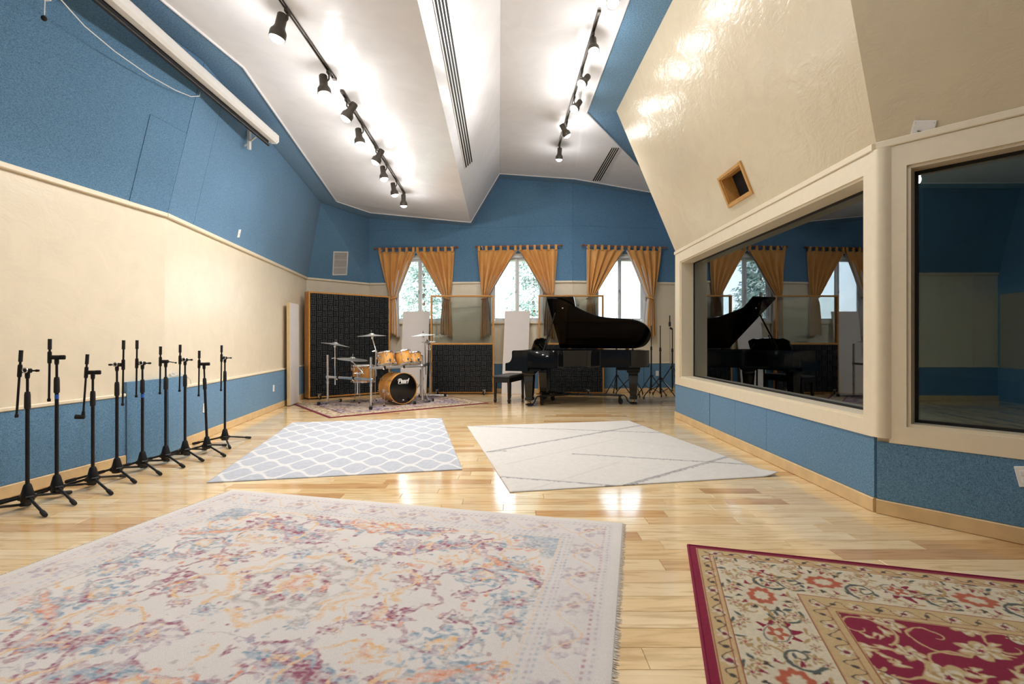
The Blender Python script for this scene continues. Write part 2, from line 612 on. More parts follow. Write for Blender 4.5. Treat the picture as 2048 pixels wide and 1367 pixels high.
# ---- back walls with windows --------------------------------------
WZ0, WZ1 = 1.62, 3.13
def along(p, q, xpix):
    d = q - p
    k = (xpix - CX) / F
    t = (k * p.y - p.x) / (d.x - k * d.y)
    return t * d.length
win_spec = []
wback = wall_root('wall_back', 'blue and cream back wall holding two curtained windows', W3)
wright = wall_root('wall_back_right', 'blue and cream back wall past the faint corner, behind the grand piano', W4)
for (root, p, q, cen) in ((wback, W3, W4, (839, 1034)), (wright, W4, W5, (1241,))):
    L = (q - p).length; d = (q - p) / L; n = inward(p, q)
    holes = []
    for c in cen:
        s = along(p, q, c)
        holes.append((s - 0.60, s + 0.60, WZ0, WZ1))
        win_spec.append((p, q, s, n, d))
    hole_wall(p, q, 0, 5.2, holes, -n * 0.16).build('wall_body', 'beige_paint', root, world=True)
    quad = [z_(p, 0), z_(q, 0), z_(q, 1), z_(p, 1)]
    # blue cloth above the trim, cut round the windows
    poly = [(0, ZT)]
    for h in holes:
        poly += [(h[0] - 0.05, ZT), (h[0] - 0.05, h[3] + 0.05), (h[1] + 0.05, h[3] + 0.05), (h[1] + 0.05, ZT)]
    poly += [(L, ZT), (L, 3.78), (0, 3.78)]
    pts = [z_(p + d * s, z) for s, z in poly]
    MB().slab(pts, n * 0.022).build('fabric_panel', 'blue_cloth', root, world=True)
    pts = [z_(p + d * s, z) for s, z in ((0, 3.783), (L, 3.783), (L, 5.15), (0, 5.15))]
    MB().slab(pts, n * 0.022).build('fabric_panel', 'blue_cloth', root, world=True)
    k = 3 if L > 4 else 2
    for i in range(k):
        cloth_panel(root, quad, rect(i / k, 0.10, (i + 1) / k, ZW))

wh = wall_root('wall_right_far', 'wall turning away behind the control room corner', D0)
n = inward(D0, W5)
m = MB()
m.slab([z_(D0, 0), z_(W5, 0), z_(W5, ZT), z_(D0, ZT)], -n * 0.1)
m.build('wall_body', 'beige_paint', wh, world=True)
W5t = V((3.95, 11.6, 4.75))
m = MB().slab([z_(D0, ZT), z_(W5, ZT), W5t, D0t], -n * 0.1)
m.build('fabric_panel', 'blue_cloth', wh, world=True)
cloth_panel(wh, [z_(D0, 0), z_(W5, 0), z_(W5, ZT), z_(D0, ZT)], rect(0, fb, 1, zb(ZW)))

# ---- right wall with the control room window ------------------------
OY0, OY1, OZ0, OZ1 = 3.59, 7.52, 0.64, 2.38
wd = wall_root('wall_right', 'right wall leaning in above the large control room window', D0)
hole_wall(D0, D1, 0, ZT, [(D0.y - OY1, D0.y - OY0, OZ0, OZ1)], V((0.32, 0, 0))).build('wall_body', 'gold_paint', wd, world=True)
qD = [z_(D0, 0), z_(D1, 0), z_(D1, ZT), z_(D0, ZT)]
LD = D0.y - D1.y
aD = lambda Y: (D0.y - Y) / LD
cuts = [7.75, 6.75, 6.39, 5.67, 4.97, 3.49]
for c0, c1 in zip(cuts[:-1], cuts[1:]):
    cloth_panel(wd, qD, rect(aD(c0), fb, aD(c1), zb(0.525)), 0.02 if c1 != 6.39 else 0.024)
# leaning upper part with an opening for the small wooden recess
qE = [z_(D0, ZT), z_(D1, ZT), D1t, D0t]
nE = qnormal(qE)
E_s = (V((1.67, 5, 4.75)) - V((2.55, 5, ZT)))
hit = [ray_plane(x, y, qE[0], nE) for x, y in ((1458, 418), (1435, 355), (1480, 320), (1505, 385))]
ry1 = (hit[0].y + hit[1].y) / 2; ry0 = (hit[2].y + hit[3].y) / 2
rb0 = ((hit[0].z + hit[3].z) / 2 - ZT) / (4.75 - ZT); rb1 = ((hit[1].z + hit[2].z) / 2 - ZT) / (4.75 - ZT)
def ept(Y, s):
    xt = 1.62 + (7.75 - Y) / (7.75 - 2.96) * 0.11
    return V((2.55 + (xt - 2.55) * s, Y, ZT + (4.75 - ZT) * s))
m = MB()
fr = 0.035
hy0, hy1, hb0, hb1 = ry0 + fr, ry1 - fr, rb0 + fr / 2.4, rb1 - fr / 2.4
oE = -nE * 0.10
m.slab([ept(7.75, 0), ept(hy1, 0), ept(hy1, 1), ept(7.75, 1)], oE)
m.slab([ept(hy1, 0), ept(hy0, 0), ept(hy0, hb0), ept(hy1, hb0)], oE)
m.slab([ept(hy1, hb1), ept(hy0, hb1), ept(hy0, 1), ept(hy1, 1)], oE)
m.slab([ept(hy0, 0), z_(D1, ZT), D1t, ept(hy0, 1)], oE)
m.build('leaning_panel', 'gold_paint', wd, world=True)

# ---- near right wall with the second window --------------------------
dF = (F1 - D1).normalized(); LF = (F1 - D1).length
nF = inward(D1, F1)
wf = wall_root('wall_right_near', 'near right wall leaning in above the second dark window', D1)
FO = (0.168, 2.75, 0.62, 2.37)
hole_wall(D1, F1, 0, ZT, [FO], -nF * 0.22).build('wall_body', 'gold_paint', wf, world=True)
qF = [z_(D1, 0), z_(F1, 0), z_(F1, ZT), z_(D1, ZT)]
cloth_panel(wf, qF, rect(0, 0.10 / ZT, 1, zb(0.50)))
MB().slab([z_(D1, ZT), z_(F1, ZT), F1t, D1t], -qnormal([z_(D1, ZT), z_(F1, ZT), F1t, D1t]) * 0.1).build('leaning_panel', 'gold_paint', wf, world=True)

# ---- walls behind the camera -----------------------------------------
wr = wall_root('wall_right_rear', 'plain cream side wall behind the camera', F1)
MB().slab([z_(F1, 0), z_(G1, 0), z_(G1, 4.9), z_(F1, 4.9)], V((0.12, 0, 0))).build('wall_body', 'beige_paint', wr, world=True)
wre = wall_root('wall_rear', 'blue cloth rear wall behind the camera', A0)
MB().slab([(-4.9, -2.5, 0), (4.8, -2.5, 0), (4.8, -2.5, 5.2), (-4.9, -2.5, 5.2)], V((0, -0.12, 0))).build('wall_body', 'blue_cloth', wre, world=True)
plaster('taupe_paint', srgb(168, 158, 144), 0.4, 0.15, 3.0)
MB().slab([(-4.6, -2.5, ZW), (4.6, -2.5, ZW), (4.6, -2.5, 2.1), (-4.6, -2.5, 2.1)], V((0, 0.02, 0))).build('painted_band', 'taupe_paint', wre, world=True)
cloth_panel(wre, [V((-4.68, -2.5, 0)), V((4.65, -2.5, 0)), V((4.65, -2.5, 5)), V((-4.68, -2.5, 5))], rect(0, 0.02, 1, 0.132))

# ---- ceiling -----------------------------------------------------------
ceil = thing('ceiling', 'white folded plaster ceiling in three glossy sloping planes', 'ceiling', (0, 0, 3.8), 0, None, 'structure')
def p1(Y): return V((-0.925 + 0.0266 * (11.15 - Y), Y, 3.83))
def p2(Y): return V((-0.277 + 0.0266 * (11.10 - Y), Y, 4.90))
EL = [V((-3.78, -2.5, 4.06)), V((-2.81, 5.23, 4.06)), V((-3.61, 10.29, 4.06)), V((-3.17, 11.2, 4.06))]
PL = [p1(-2.5), p1(5.23), p1(10.29), p1(11.15)]
def sheet(quads, off=V((0, 0, 0.09))):
    m = MB()
    for q in quads: m.slab(q, off)
    return m
sheet([[EL[i], PL[i], PL[i + 1]] for i in range(3)] + [[EL[i], PL[i + 1], EL[i + 1]] for i in range(3)]).build('ceiling_panel', 'white_paint', ceil, world=True)
sheet([[p1(-2.5), p2(-2.5), p2(11.1), p1(11.15)]], V((-0.08, 0, 0.05))).build('ceiling_panel', 'white_paint', ceil, world=True)
RE = [V((1.37, -2.5, 4.75)), V((1.165, 7.80, 4.75)), V((2.54, 9.86, 4.59)), V((3.47, 11.25, 4.47))]
B6 = V((1.369, 10.95, 4.737))
sheet([[p2(-2.5), RE[0], RE[1]], [p2(-2.5), RE[1], B6], [p2(-2.5), B6, p2(11.1)], [RE[1], RE[2], B6], [RE[2], RE[3], B6]]).build('ceiling_panel', 'white_paint', ceil, world=True)

def soffit(name, label, quads):
    root = thing(name, label, 'soffit', quads[0][0], 0, None, 'structure')
    for q in quads:
        MB().slab(q, V((0, 0, 0.06))).build('fabric_panel', 'blue_cloth', root, world=True)
    return root
soffit('ceiling_soffit', 'blue cloth soffit along the left edge of the ceiling', [
    [A0t, KKt, EL[1], EL[0]], [KKt, BCt, EL[2], EL[1]], [BCt, W3t, EL[3], EL[2]]])
def bw(X, z):  # point on the back wall line
    p, q = (W3, W4) if X < W4.x else (W4, W5)
    return V((X, lerp_y(p, q, X), z))
def lerp_y(p, q, x): return p.y + (q.y - p.y) * (x - p.x) / (q.x - p.x)
soffit('ceiling_soffit', 'thin blue cloth soffit where the ceiling meets the back wall', [
    [EL[3], W3t, bw(-0.91, 3.83), p1(11.15)],
    [p1(11.15), bw(-0.91, 3.83), bw(-0.28, 4.895), p2(11.1)],
    [p2(11.1), bw(-0.28, 4.895), bw(1.367, 4.737), B6],
    [B6, bw(1.367, 4.737), bw(3.6, 4.46), RE[3]]])
soffit('ceiling_soffit', 'wide blue cloth soffit above the leaning right wall', [
    [RE[0], V((4.66, -2.5, 4.75)), F1t, D1t, V((1.28, 2.96, 4.75))],
    [V((1.28, 2.96, 4.75)), D1t, D0t, RE[1]],
    [RE[1], D0t, V((3.05, 9.95, 4.59)), RE[2]], [RE[2], V((3.05, 9.95, 4.59)), V((3.95, 11.5, 4.47)), RE[3]]])
bead = thing('trim_9', 'slim white bead outlining the ceiling panels', 'trim', (0, 5, 4), 0, None, 'structure')
for chain in (EL + [p1(11.15), p2(11.1), B6, RE[3]], [RE[0], RE[1], RE[2], RE[3]]):
    MB().tube([c + V((0, 0, -0.004)) for c in chain], 0.014, 6).build('bead', 'white_paint', bead, world=True)

# ---- mouldings ------------------------------------------------------------
def trim(name, label, p, q, z, depth, height, mat='cream_trim', cat='trim'):
    n = inward(p, q)
    o = bar_along(p, q, z, depth, height, n).build(name, mat, None)
    return tag(o, label, cat, None, 'structure')
trim('trim_1', 'upper cream moulding on the near left wall', A0, KK, ZT - 0.03, 0.035, 0.045)
trim('trim_2', 'upper cream moulding on the long left wall', KK, BC, ZT - 0.03, 0.035, 0.045)
trim('trim_3', 'upper cream moulding on the slanted corner wall', BC, W3, ZT - 0.03, 0.035, 0.045)
trim('trim_4', 'lower cream moulding above the blue cloth, near left wall', A0, KK - (KK - A0).normalized() * 0.49, ZW, 0.032, 0.03)
trim('trim_5', 'lower cream moulding above the blue cloth, long left wall', KK + (BC - KK).normalized() * 0.39, BC, ZW, 0.032, 0.03)
trim('trim_6', 'lower cream moulding on the back wall below the windows', W3, W4, ZW, 0.032, 0.03)
trim('trim_7', 'lower cream moulding on the back wall behind the piano', W4, W5, ZW, 0.032, 0.03)
for i, (p, q, s, n, d) in enumerate(win_spec):
    pass
def back_trim(name, label, p, q, ranges):
    root = thing(name, label, 'trim', p, 0, None, 'structure')
    d = (q - p).normalized()
    for s0, s1 in ranges:
        bar_along(p + d * s0, p + d * s1, ZT - 0.03, 0.035, 0.045, inward(p, q)).build('moulding', 'cream_trim', root, world=True)
s1_, s2_, s3_ = win_spec[0][2], win_spec[1][2], win_spec[2][2]
back_trim('trim_8', 'upper cream moulding between the back wall windows', W3, W4, ((0, s1_ - 0.65), (s1_ + 0.65, s2_ - 0.65), (s2_ + 0.65, (W4 - W3).length)))
back_trim('trim_10', 'upper cream moulding beside the window behind the piano', W4, W5, ((0, s3_ - 0.65), (s3_ + 0.65, (W5 - W4).length)))
trim('trim_11', 'rounded cream moulding above the control room window', D0, D1, ZT - 0.01, 0.04, 0.05)
trim('trim_12', 'rounded cream moulding above the near right window', D1, F1, ZT - 0.01, 0.04, 0.05)
bb = (('left_near', 'pale wood baseboard under the near left blue cloth', A0, KK - (KK - A0).normalized() * 0.49),
      ('left', 'pale wood baseboard along the long left wall', KK + (BC - KK).normalized() * 0.39, BC),
      ('back_left', 'pale wood baseboard on the slanted corner wall', BC, W3),
      ('back', 'pale wood baseboard along the back wall', W3, W4),
      ('back_right', 'pale wood baseboard on the back wall behind the piano', W4, W5),
      ('right', 'pale wood baseboard below the control room window', D0, D1),
      ('right_near', 'pale wood baseboard below the near right window', D1, F1))
for nm, lab, p, q in bb:
    trim('baseboard_' + nm, lab, p, q, 0.0, 0.032, 0.10, 'oak_base', 'baseboard')

# ---- windows in the back wall ----------------------------------------------
wlabels = ['white sliding window behind the drum kit', 'white sliding window in the middle of the back wall', 'white sliding window behind the grand piano tail']
def outdoors_window(i, spec):
    p, q, s, n, d = spec
    c = p + d * s
    root = thing('window_%d' % (i + 1), wlabels[i], 'window', z_(c, WZ0), 0, None, 'structure')
    ang = math.atan2(d.y, d.x)
    Mx = Matrix.Translation(z_(c, 0)) @ Matrix.Rotation(ang, 4, 'Z')
    # local: x along wall, -y into the room (wall d runs left to right)
    sgn = -1 if (Matrix.Rotation(ang, 3, 'Z') @ V((0, -1, 0))).dot(n) > 0 else 1
    def B(mb, cx, cy, cz, sx, sy, sz): mb.box((cx, cy * -sgn, cz), (sx, sy, sz), Mx, 0.004)
    W = 1.20; h = WZ1 - WZ0; zc = (WZ0 + WZ1) / 2
    mb = MB()
    for sx in (-1, 1): B(mb, sx * (W / 2 - 0.025), 0.05, zc, 0.05, 0.16, h)
    B(mb, 0, 0.05, WZ1 - 0.025, W - 0.10, 0.16, 0.05); B(mb, 0, 0.05, WZ0 + 0.02, W - 0.10, 0.16, 0.04)
    mb.build('frame', 'window_vinyl', root, world=True)
    mb = MB(); B(mb, 0, -0.015, WZ0 - 0.02, W + 0.16, 0.09, 0.045); mb.build('sill', 'cream_trim', root, world=True)
    for k, cx in enumerate((-0.275, 0.275)):
        yy = 0.05 + 0.03 * k
        mb = MB()
        for sx in (-1, 1): B(mb, cx + sx * 0.255, yy, zc, 0.045, 0.03, h - 0.1)
        B(mb, cx, yy, WZ1 - 0.075, 0.47, 0.03, 0.045); B(mb, cx, yy, WZ0 + 0.065, 0.47, 0.03, 0.045)
        sash = mb.build('sash', 'window_vinyl', root, world=True)
        mb = MB(); B(mb, cx, yy, zc, 0.47, 0.006, h - 0.16)
        mb.build('pane', 'window_glass', sash, world=False)
        sash.children[0].data.transform(Matrix.Translation(-root.location))
    mb = MB(); B(mb, -0.02, 0.025, zc - 0.05, 0.02, 0.03, 0.07); mb.build('latch', 'steel', root, world=True)
for i, s in enumerate(win_spec): outdoors_window(i, s)

# ---- control room windows ----------------------------------------------------
def studio_window(name, label, org, dirv, n, s0, s1, z0, z1, casing, top, bot, depth, tilt):
    root = thing(name, label, 'window', z_(org + dirv * s0, z0), 0, None, 'structure')
    up = V((0, 0, 1))
    def slab_(sa, sb, za, zb_, d0, d1):
        a = [z_(org + dirv * s, z) + n * d0 for s, z in ((sa, za), (sb, za), (sb, zb_), (sa, zb_))]
        return MB().slab(a, n * (d1 - d0))
    # casing boards proud of the wall
    for (sa, sb, za, zb_) in ((s0 - casing[0], s0, z0, z1), (s1, s1 + casing[1], z0, z1), (s0 - casing[0], s1 + casing[1], z1, top), (s0 - casing[0], s1 + casing[1], bot, z0)):
        slab_(sa, sb, za, zb_, 0.001, 0.028).build('casing_board', 'cream_trim', root, world=True)
    # jamb lining
    for (sa, sb, za, zb_) in ((s0, s0 + 0.02, z0, z1), (s1 - 0.02, s1, z0, z1), (s0 + 0.02, s1 - 0.02, z1 - 0.02, z1), (s0 + 0.02, s1 - 0.02, z0, z0 + 0.02)):
        slab_(sa, sb, za, zb_, 0.01, -depth).build('jamb', 'cream_trim', root, world=True)
    g0, g1, h0, h1 = s0 + 0.02, s1 - 0.02, z0 + 0.02, z1 - 0.02
    for (sa, sb, za, zb_) in ((g0, g0 + 0.018, h0, h1), (g1 - 0.018, g1, h0, h1), (g0, g1, h1 - 0.018, h1), (g0, g1, h0, h0 + 0.018)):
        slab_(sa, sb, za, zb_, -depth + 0.03, -depth).build('gasket', 'black_rubber', root, world=True)
    slab_(g0, g1, h0, h1, -depth + 0.022, -depth + 0.012).build('pane', 'studio_glass', root, world=True)
    # second sheet of the pair stands at a slight angle to the first
    a = [z_(org + dirv * s, z) + n * dd for s, z, dd in ((g0, h0, -depth - 0.015), (g1, h0, -depth - 0.015 - tilt), (g1, h1, -depth - 0.015 - tilt), (g0, h1, -depth - 0.015))]
    MB().slab(a, -n * 0.01).build('pane', 'studio_glass_inner', root, world=True)
    return root
studio_window('window_4', 'wide dark control room window reflecting the piano and curtains', D0, V((0, -1, 0)), V((-1, 0, 0)),
              D0.y - OY1, D0.y - OY0, OZ0, OZ1, (0.21, 0.095), ZT - 0.012, 0.525, 0.20, 0.09)
studio_window('window_5', 'second dark window at the right edge of the picture', D1, dF, nF,
              FO[0], FO[1], FO[2], FO[3], (0.095, 0.12), ZT - 0.012, 0.50, 0.13, 0.05)
# cream corner cover between the two windows
cm = MB()
cpts = [(-0.030, 0.0), (-0.034, -0.02), (-0.028, -0.05), (0.005, -0.078), (0.045, -0.085)]
poly = [(2.55 + x, 3.49 + y) for x, y in [(-0.001, 0.03), (-0.030, 0.03)] + cpts + [(0.06, -0.06)]]
o = cm.prism(poly, 0.53, ZT - 0.01).build('trim_13', 'cream_trim', None, smooth=40)
tag(o, 'rounded cream corner post between the two dark windows', 'trim', None, 'structure')

# control room shell behind the glass
cr = thing('wall_control_room', 'dim control room seen through the dark glass', 'wall', (5, 5, 0), 0, None, 'structure')
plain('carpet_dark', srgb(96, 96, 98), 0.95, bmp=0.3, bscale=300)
cpoly = [(2.87, 7.7), (6.6, 7.7), (6.6, 1.3), (4.75, 1.3), (2.87, 3.62)]
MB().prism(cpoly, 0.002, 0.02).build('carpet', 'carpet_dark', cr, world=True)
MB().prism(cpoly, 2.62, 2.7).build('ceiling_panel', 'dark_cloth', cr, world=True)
for a, b_ in (((2.87, 7.7), (6.6, 7.7)), ((6.6, 7.7), (6.6, 1.3)), ((6.6, 1.3), (4.75, 1.3))):
    a = V((*a, 0)); b_ = V((*b_, 0)); dd = (b_ - a).normalized(); nn = V((-dd.y, dd.x, 0))
    MB().slab([z_(a, 0), z_(b_, 0), z_(b_, ZW), z_(a, ZW)], nn * 0.1).build('fabric_panel', 'blue_cloth', cr, world=True)
    MB().slab([z_(a, ZW), z_(b_, ZW), z_(b_, 1.9), z_(a, 1.9)], nn * 0.1).build('wall_body', 'beige_paint', cr, world=True)
    MB().slab([z_(a, 1.9), z_(b_, 1.9), z_(b_, 2.7), z_(a, 2.7)], nn * 0.1).build('fabric_panel', 'blue_cloth', cr, world=True)
# ------------------------------------------------------------------ track lighting
def zL(X, Y):
    if Y < 5.23: e = EL[0].lerp(EL[1], (Y - EL[0].y) / (EL[1].y - EL[0].y))
    else: e = EL[1].lerp(EL[2], (Y - EL[1].y) / (EL[2].y - EL[1].y))
    c = p1(Y)
    return e.z + (c.z - e.z) * (X - e.x) / (c.x - e.x)
def zR(X, Y):
    c = p2(Y)
    return 4.90 - 0.116 * (X - c.x)

def track(label, a, b, group):
    root = thing('light_track', label, 'light track', a, 0, group)
    d = (b - a).normalized()
    ang = math.atan2(d.y, d.x)
    L = (b - a).length
    Mx = Matrix.Translation(a) @ Matrix.Rotation(ang, 4, 'Z') @ Matrix.Rotation(-math.asin(d.z), 4, 'Y')
    mb = MB().box((L / 2, 0.013, -0.012), (L, 0.008, 0.024), Mx).box((L / 2, -0.013, -0.012), (L, 0.008, 0.024), Mx).box((L / 2, 0, -0.003), (L, 0.034, 0.006), Mx)
    mb.build('rail', 'bronze_metal', root, world=True)
    for x in (0.02, L - 0.02):
        MB().box((x, 0, -0.014), (0.06, 0.038, 0.028), Mx, 0.003).build('end_cap', 'bronze_metal', root, world=True)

def track_head(label, base, aim, side, power, lit=True):
    """adapter, stem, yoke, bell shaped can and bulb"""
    root = thing('track_light', label, 'spotlight', base, 0, 'track spotlights on the ceiling')
    aim = V(aim).normalized()
    piv = base + V((0.055 * side, 0, -0.13))
    MB().box((base.x, base.y, base.z - 0.04), (0.03, 0.075, 0.035), None, 0.004).build('adapter', 'bronze_metal', root, world=True)
    MB().tube([base + V((0, 0, -0.05)), base + V((0, 0, -0.10)), piv + V((-0.03 * side, 0, 0.0)), piv], 0.009, 8).build('stem', 'bronze_metal', root, world=True, smooth=40)
    Mx = axis_matrix(piv - aim * 0.07, aim)
    MB().lathe([(0.0, 0.0), (0.036, 0.0), (0.041, 0.008), (0.041, 0.10), (0.046, 0.118), (0.063, 0.145), (0.066, 0.16), (0.066, 0.205), (0.061, 0.205), (0.058, 0.165), (0.035, 0.13), (0.0, 0.13)], 20, Mx).build('can', 'bronze_metal', root, world=True, smooth=35)
    MB().lathe([(0.0, 0.236), (0.02, 0.234), (0.04, 0.226), (0.054, 0.212), (0.058, 0.195), (0.03, 0.15), (0, 0.15)], 20, Mx).build('bulb', 'bulb', root, world=True, smooth=60)
    ld = bpy.data.lights.new('spot_beam', 'SPOT')
    ld.energy = power; ld.color = LAMP_COLOR
    ld.spot_size = R(138); ld.spot_blend = 1.0; ld.shadow_soft_size = 0.06
    lo = bpy.data.objects.new('spot_beam', ld); COL.objects.link(lo); lo.parent = root
    lo.location = piv + aim * 0.20 - root.location
    lo.rotation_euler = aim.to_track_quat('-Z', 'Y').to_euler()
    gd = bpy.data.lights.new('bulb_glow', 'POINT')
    gd.energy = GLOW_POWER
    gd.color = LAMP_COLOR
    gd.shadow_soft_size = 0.05
    go = bpy.data.objects.new('bulb_glow', gd)
    COL.objects.link(go); go.parent = root
    go.location = piv + aim * 0.22 - root.location

def on_L(X, Y): return V((X, Y, zL(X, Y)))
def on_R(X, Y): return V((X, Y, zR(X, Y)))
track('dark metal light track nearest the camera on the left ceiling', on_L(-1.84, 0.2), on_L(-1.86, 5.25), 'ceiling light tracks')
track('long dark metal light track on the left ceiling pointing at the drum kit', on_L(-1.87, 5.5), on_L(-1.99, 9.25), 'ceiling light tracks')
track('dark metal light track on the right ceiling plane', on_R(0.945, 5.42), on_R(0.86, 9.15), 'ceiling light tracks')
track('dark metal light track overhead at the top edge of the picture', on_R(1.0, 0.4), on_R(0.955, 5.15), 'ceiling light tracks')
left_heads = [(-1.85, 4.12, -1, (-0.25, 0.0, -1), 'spotlight nearest the top edge on the left ceiling track'),
              (-1.86, 5.08, -1, (0.12, -0.1, -1), 'spotlight hanging at the end of the first left track'),
              (-1.87, 5.66, 1, (-0.55, -0.1, -1), 'first spotlight on the long left track, aimed at the blue wall'),
              (-1.89, 6.35, -1, (0.15, -0.1, -1), 'second spotlight on the long left track'),
              (-1.91, 7.02, 1, (-0.5, -0.1, -1), 'third spotlight on the long left track, tilted left'),
              (-1.93, 7.70, -1, (0.15, -0.1, -1), 'fourth spotlight on the long left track'),
              (-1.96, 8.50, -1, (0.15, 0.1, -1), 'fifth spotlight on the long left track'),
              (-1.99, 9.17, 0, (0.0, 0.15, -1), 'last spotlight on the long left track, nearest the drums')]
right_heads = [(0.96, 5.00, 1, (-0.15, -0.5, -1), 'spotlight cut by the top edge on the right ceiling'),
               (0.94, 5.80, 0, (0.0, -0.35, -1), 'nearest spotlight on the right ceiling track'),
               (0.92, 6.60, 1, (-0.6, -0.5, -0.9), 'second spotlight on the right track, glaring toward the camera'),
               (0.91, 7.30, 1, (-0.6, -0.5, -0.9), 'third spotlight on the right track, glaring toward the camera'),
               (0.89, 8.12, -1, (0.6, 0.25, -1), 'fourth spotlight on the right track, tilted to the right'),
               (0.87, 9.15, 0, (-0.05, 0.15, -1), 'last spotlight on the right track, nearest the piano')]
unseen_fill_left = [(-1.85, 3.1, -1, (-0.2, 0, -1)), (-1.85, 1.9, 1, (-0.2, 0.2, -1)), (-1.84, 0.7, 1, (0.2, 0.1, -1))]  # unseen heads added on the left track as fill light
unseen_fill_right = [(0.965, 3.9, 1, (-0.2, 0.0, -1)), (0.98, 2.6, 1, (0.1, 0.0, -1)), (0.99, 1.2, -1, (0.1, 0.2, -1))]  # more fill heads added out of view, right track
def lamp_w(Y): return LAMP_POWER * (0.50 if Y < 4.6 else 1.0 if Y < 6.2 else 1.85)
for X, Y, sd, aim, lab in left_heads: track_head(lab, on_L(X, Y), aim, sd, lamp_w(Y))
for X, Y, sd, aim, lab in right_heads: track_head(lab, on_R(X, Y), aim, sd, lamp_w(Y))
for k, (X, Y, sd, aim) in enumerate(unseen_fill_left): track_head('spotlight above the frame on the left track, ' + ('closest to those in view', 'between two others out of view', 'the one nearest the camera')[k], on_L(X, Y), aim, sd, lamp_w(Y))
for k, (X, Y, sd, aim) in enumerate(unseen_fill_right): track_head('spotlight above the frame on the right track, ' + ('closest to those in view', 'between two others out of view', 'the one nearest the camera')[k], on_R(X, Y), aim, sd, lamp_w(Y))

# ------------------------------------------------------------------ flat fittings on a wall plane
def frame_of(corners):
    """corners: bottom-left, bottom-right, top-right, top-left (seen from the room)"""
    c = [V(p) for p in corners]
    ex = ((c[1] - c[0]) + (c[2] - c[3])) / 2; ey = ((c[3] - c[0]) + (c[2] - c[1])) / 2
    w, h = ex.length, ey.length
    ex.normalize(); ey = (ey - ex * ey.dot(ex)).normalized(); ez = ex.cross(ey)
    o = sum(c, V()) / 4
    M = Matrix((ex, ey, ez)).transposed().to_4x4()
    return Matrix.Translation(o) @ M, w, h

def on_quad(x, y, q):
    return ray_plane(x, y, q[0], qnormal(q))

def rect_on(q, x0, y0, x1, y1):
    return frame_of([on_quad(x, y, q) for x, y in ((x0, y1), (x1, y1), (x1, y0), (x0, y0))])

def wall_plate(label, M, w, h, kind, off=0.022):
    root = thing('wall_plate', label, 'wall plate', M.translation, 0, 'white electrical plates')
    T = M @ Matrix.Translation((0, 0, off))
    MB().box((0, 0, 0.004), (w, h, 0.008), T, 0.003).build('cover_plate', 'white_plastic', root, world=True)
    if kind == 'outlet':
        for s in (-1, 1):
            MB().box((0, s * h * 0.18, 0.009), (w * 0.5, h * 0.24, 0.004), T, 0.002).build('socket', 'white_plastic', root, world=True)
    else:
        MB().box((0, 0, 0.012), (w * 0.16, h * 0.22, 0.012), T, 0.002).build('toggle', 'white_plastic', root, world=True)

Mx, w, h = rect_on(upB, 471.5, 458, 477, 473); wall_plate('white plate high on the blue left wall', Mx, 0.07, 0.115, 'switch')
Mx, w, h = rect_on(loB, 400, 805, 408, 826); wall_plate('white outlet low on the left wall behind the last microphone stands', Mx, 0.07, 0.115, 'outlet')
Mx, w, h = rect_on(loB, 541, 769, 547, 783); wall_plate('white outlet low on the left wall near the leaning white board', Mx, 0.07, 0.115, 'outlet')
qbr = [z_(W4, 0), z_(W5, 0), z_(W5, 1), z_(W4, 1)]
Mx, w, h = rect_on(qbr, 1310, 739, 1317, 753); wall_plate('white outlet on the blue back wall beside the black stands', Mx, 0.075, 0.12, 'outlet')
Mx, w, h = rect_on(qF, 2045, 930, 2058, 972); wall_plate('white outlet cut by the right edge of the picture', Mx, 0.075, 0.12, 'outlet')

# square plate with two clock hands
qFu = [z_(D1, ZT), z_(F1, ZT), F1t, D1t]
Mx, w, h = rect_on(qFu, 1823, 241, 1869, 284)
root = thing('wall_clock', 'small square white plate with thin black hands above the right window', 'clock', Mx.translation)
MB().box((0, 0, 0.005), (w, h, 0.01), Mx, 0.003).build('face_plate', 'white_plastic', root, world=True)
for ang, ln in ((20, 0.055), (-28, 0.05), (172, 0.03)):
    MB().box((ln / 2, 0, 0.014), (ln, 0.004, 0.003), Mx @ Matrix.Rotation(R(ang), 4, 'Z')).build('hand', 'black_metal', root, world=True)
for sx in (-1, 1):
    for sy in (-1, 1):
        MB().lathe([(0.0035, 0.01), (0.003, 0.012), (0, 0.0125)], 8, Mx @ Matrix.Translation((sx * w * 0.4, sy * h * 0.4, 0))).build('screw', 'steel', root, world=True)

# white air grille with three louvred fields
Mx, w, h = rect_on(upC, 664.5, 502, 694, 549.5)
root = thing('air_grille', 'white louvred air grille on the blue corner wall', 'vent', Mx.translation)
T = Mx @ Matrix.Translation((0, 0, 0.022))
mb = MB()
for s in (-1, 1):
    mb.box((s * (w / 2 - 0.012), 0, 0.008), (0.024, h, 0.016), T, 0.003); mb.box((0, s * (h / 2 - 0.012), 0.008), (w - 0.048, 0.024, 0.016), T, 0.003)
for s in (-1, 1): mb.box((0, s * h / 6, 0.008), (w - 0.048, 0.012, 0.016), T)
mb.build('frame', 'white_metal', root, world=True)
MB().box((0, 0, 0.001), (w - 0.04, h - 0.04, 0.002), T).build('backing', plain('grille_dark', srgb(120, 116, 110), 0.6), root, world=True)
ns = 27
for k in range(ns):
    yv = -h / 2 + 0.03 + (h - 0.06) * k / (ns - 1)
    MB().box((0, yv, 0.006), (w - 0.05, 0.002, 0.010), T @ Matrix.Translation((0, yv, 0.006)) @ Matrix.Rotation(R(40), 4, 'X') @ Matrix.Translation((0, -yv, -0.006))).build('slat', 'white_metal', root, world=True)

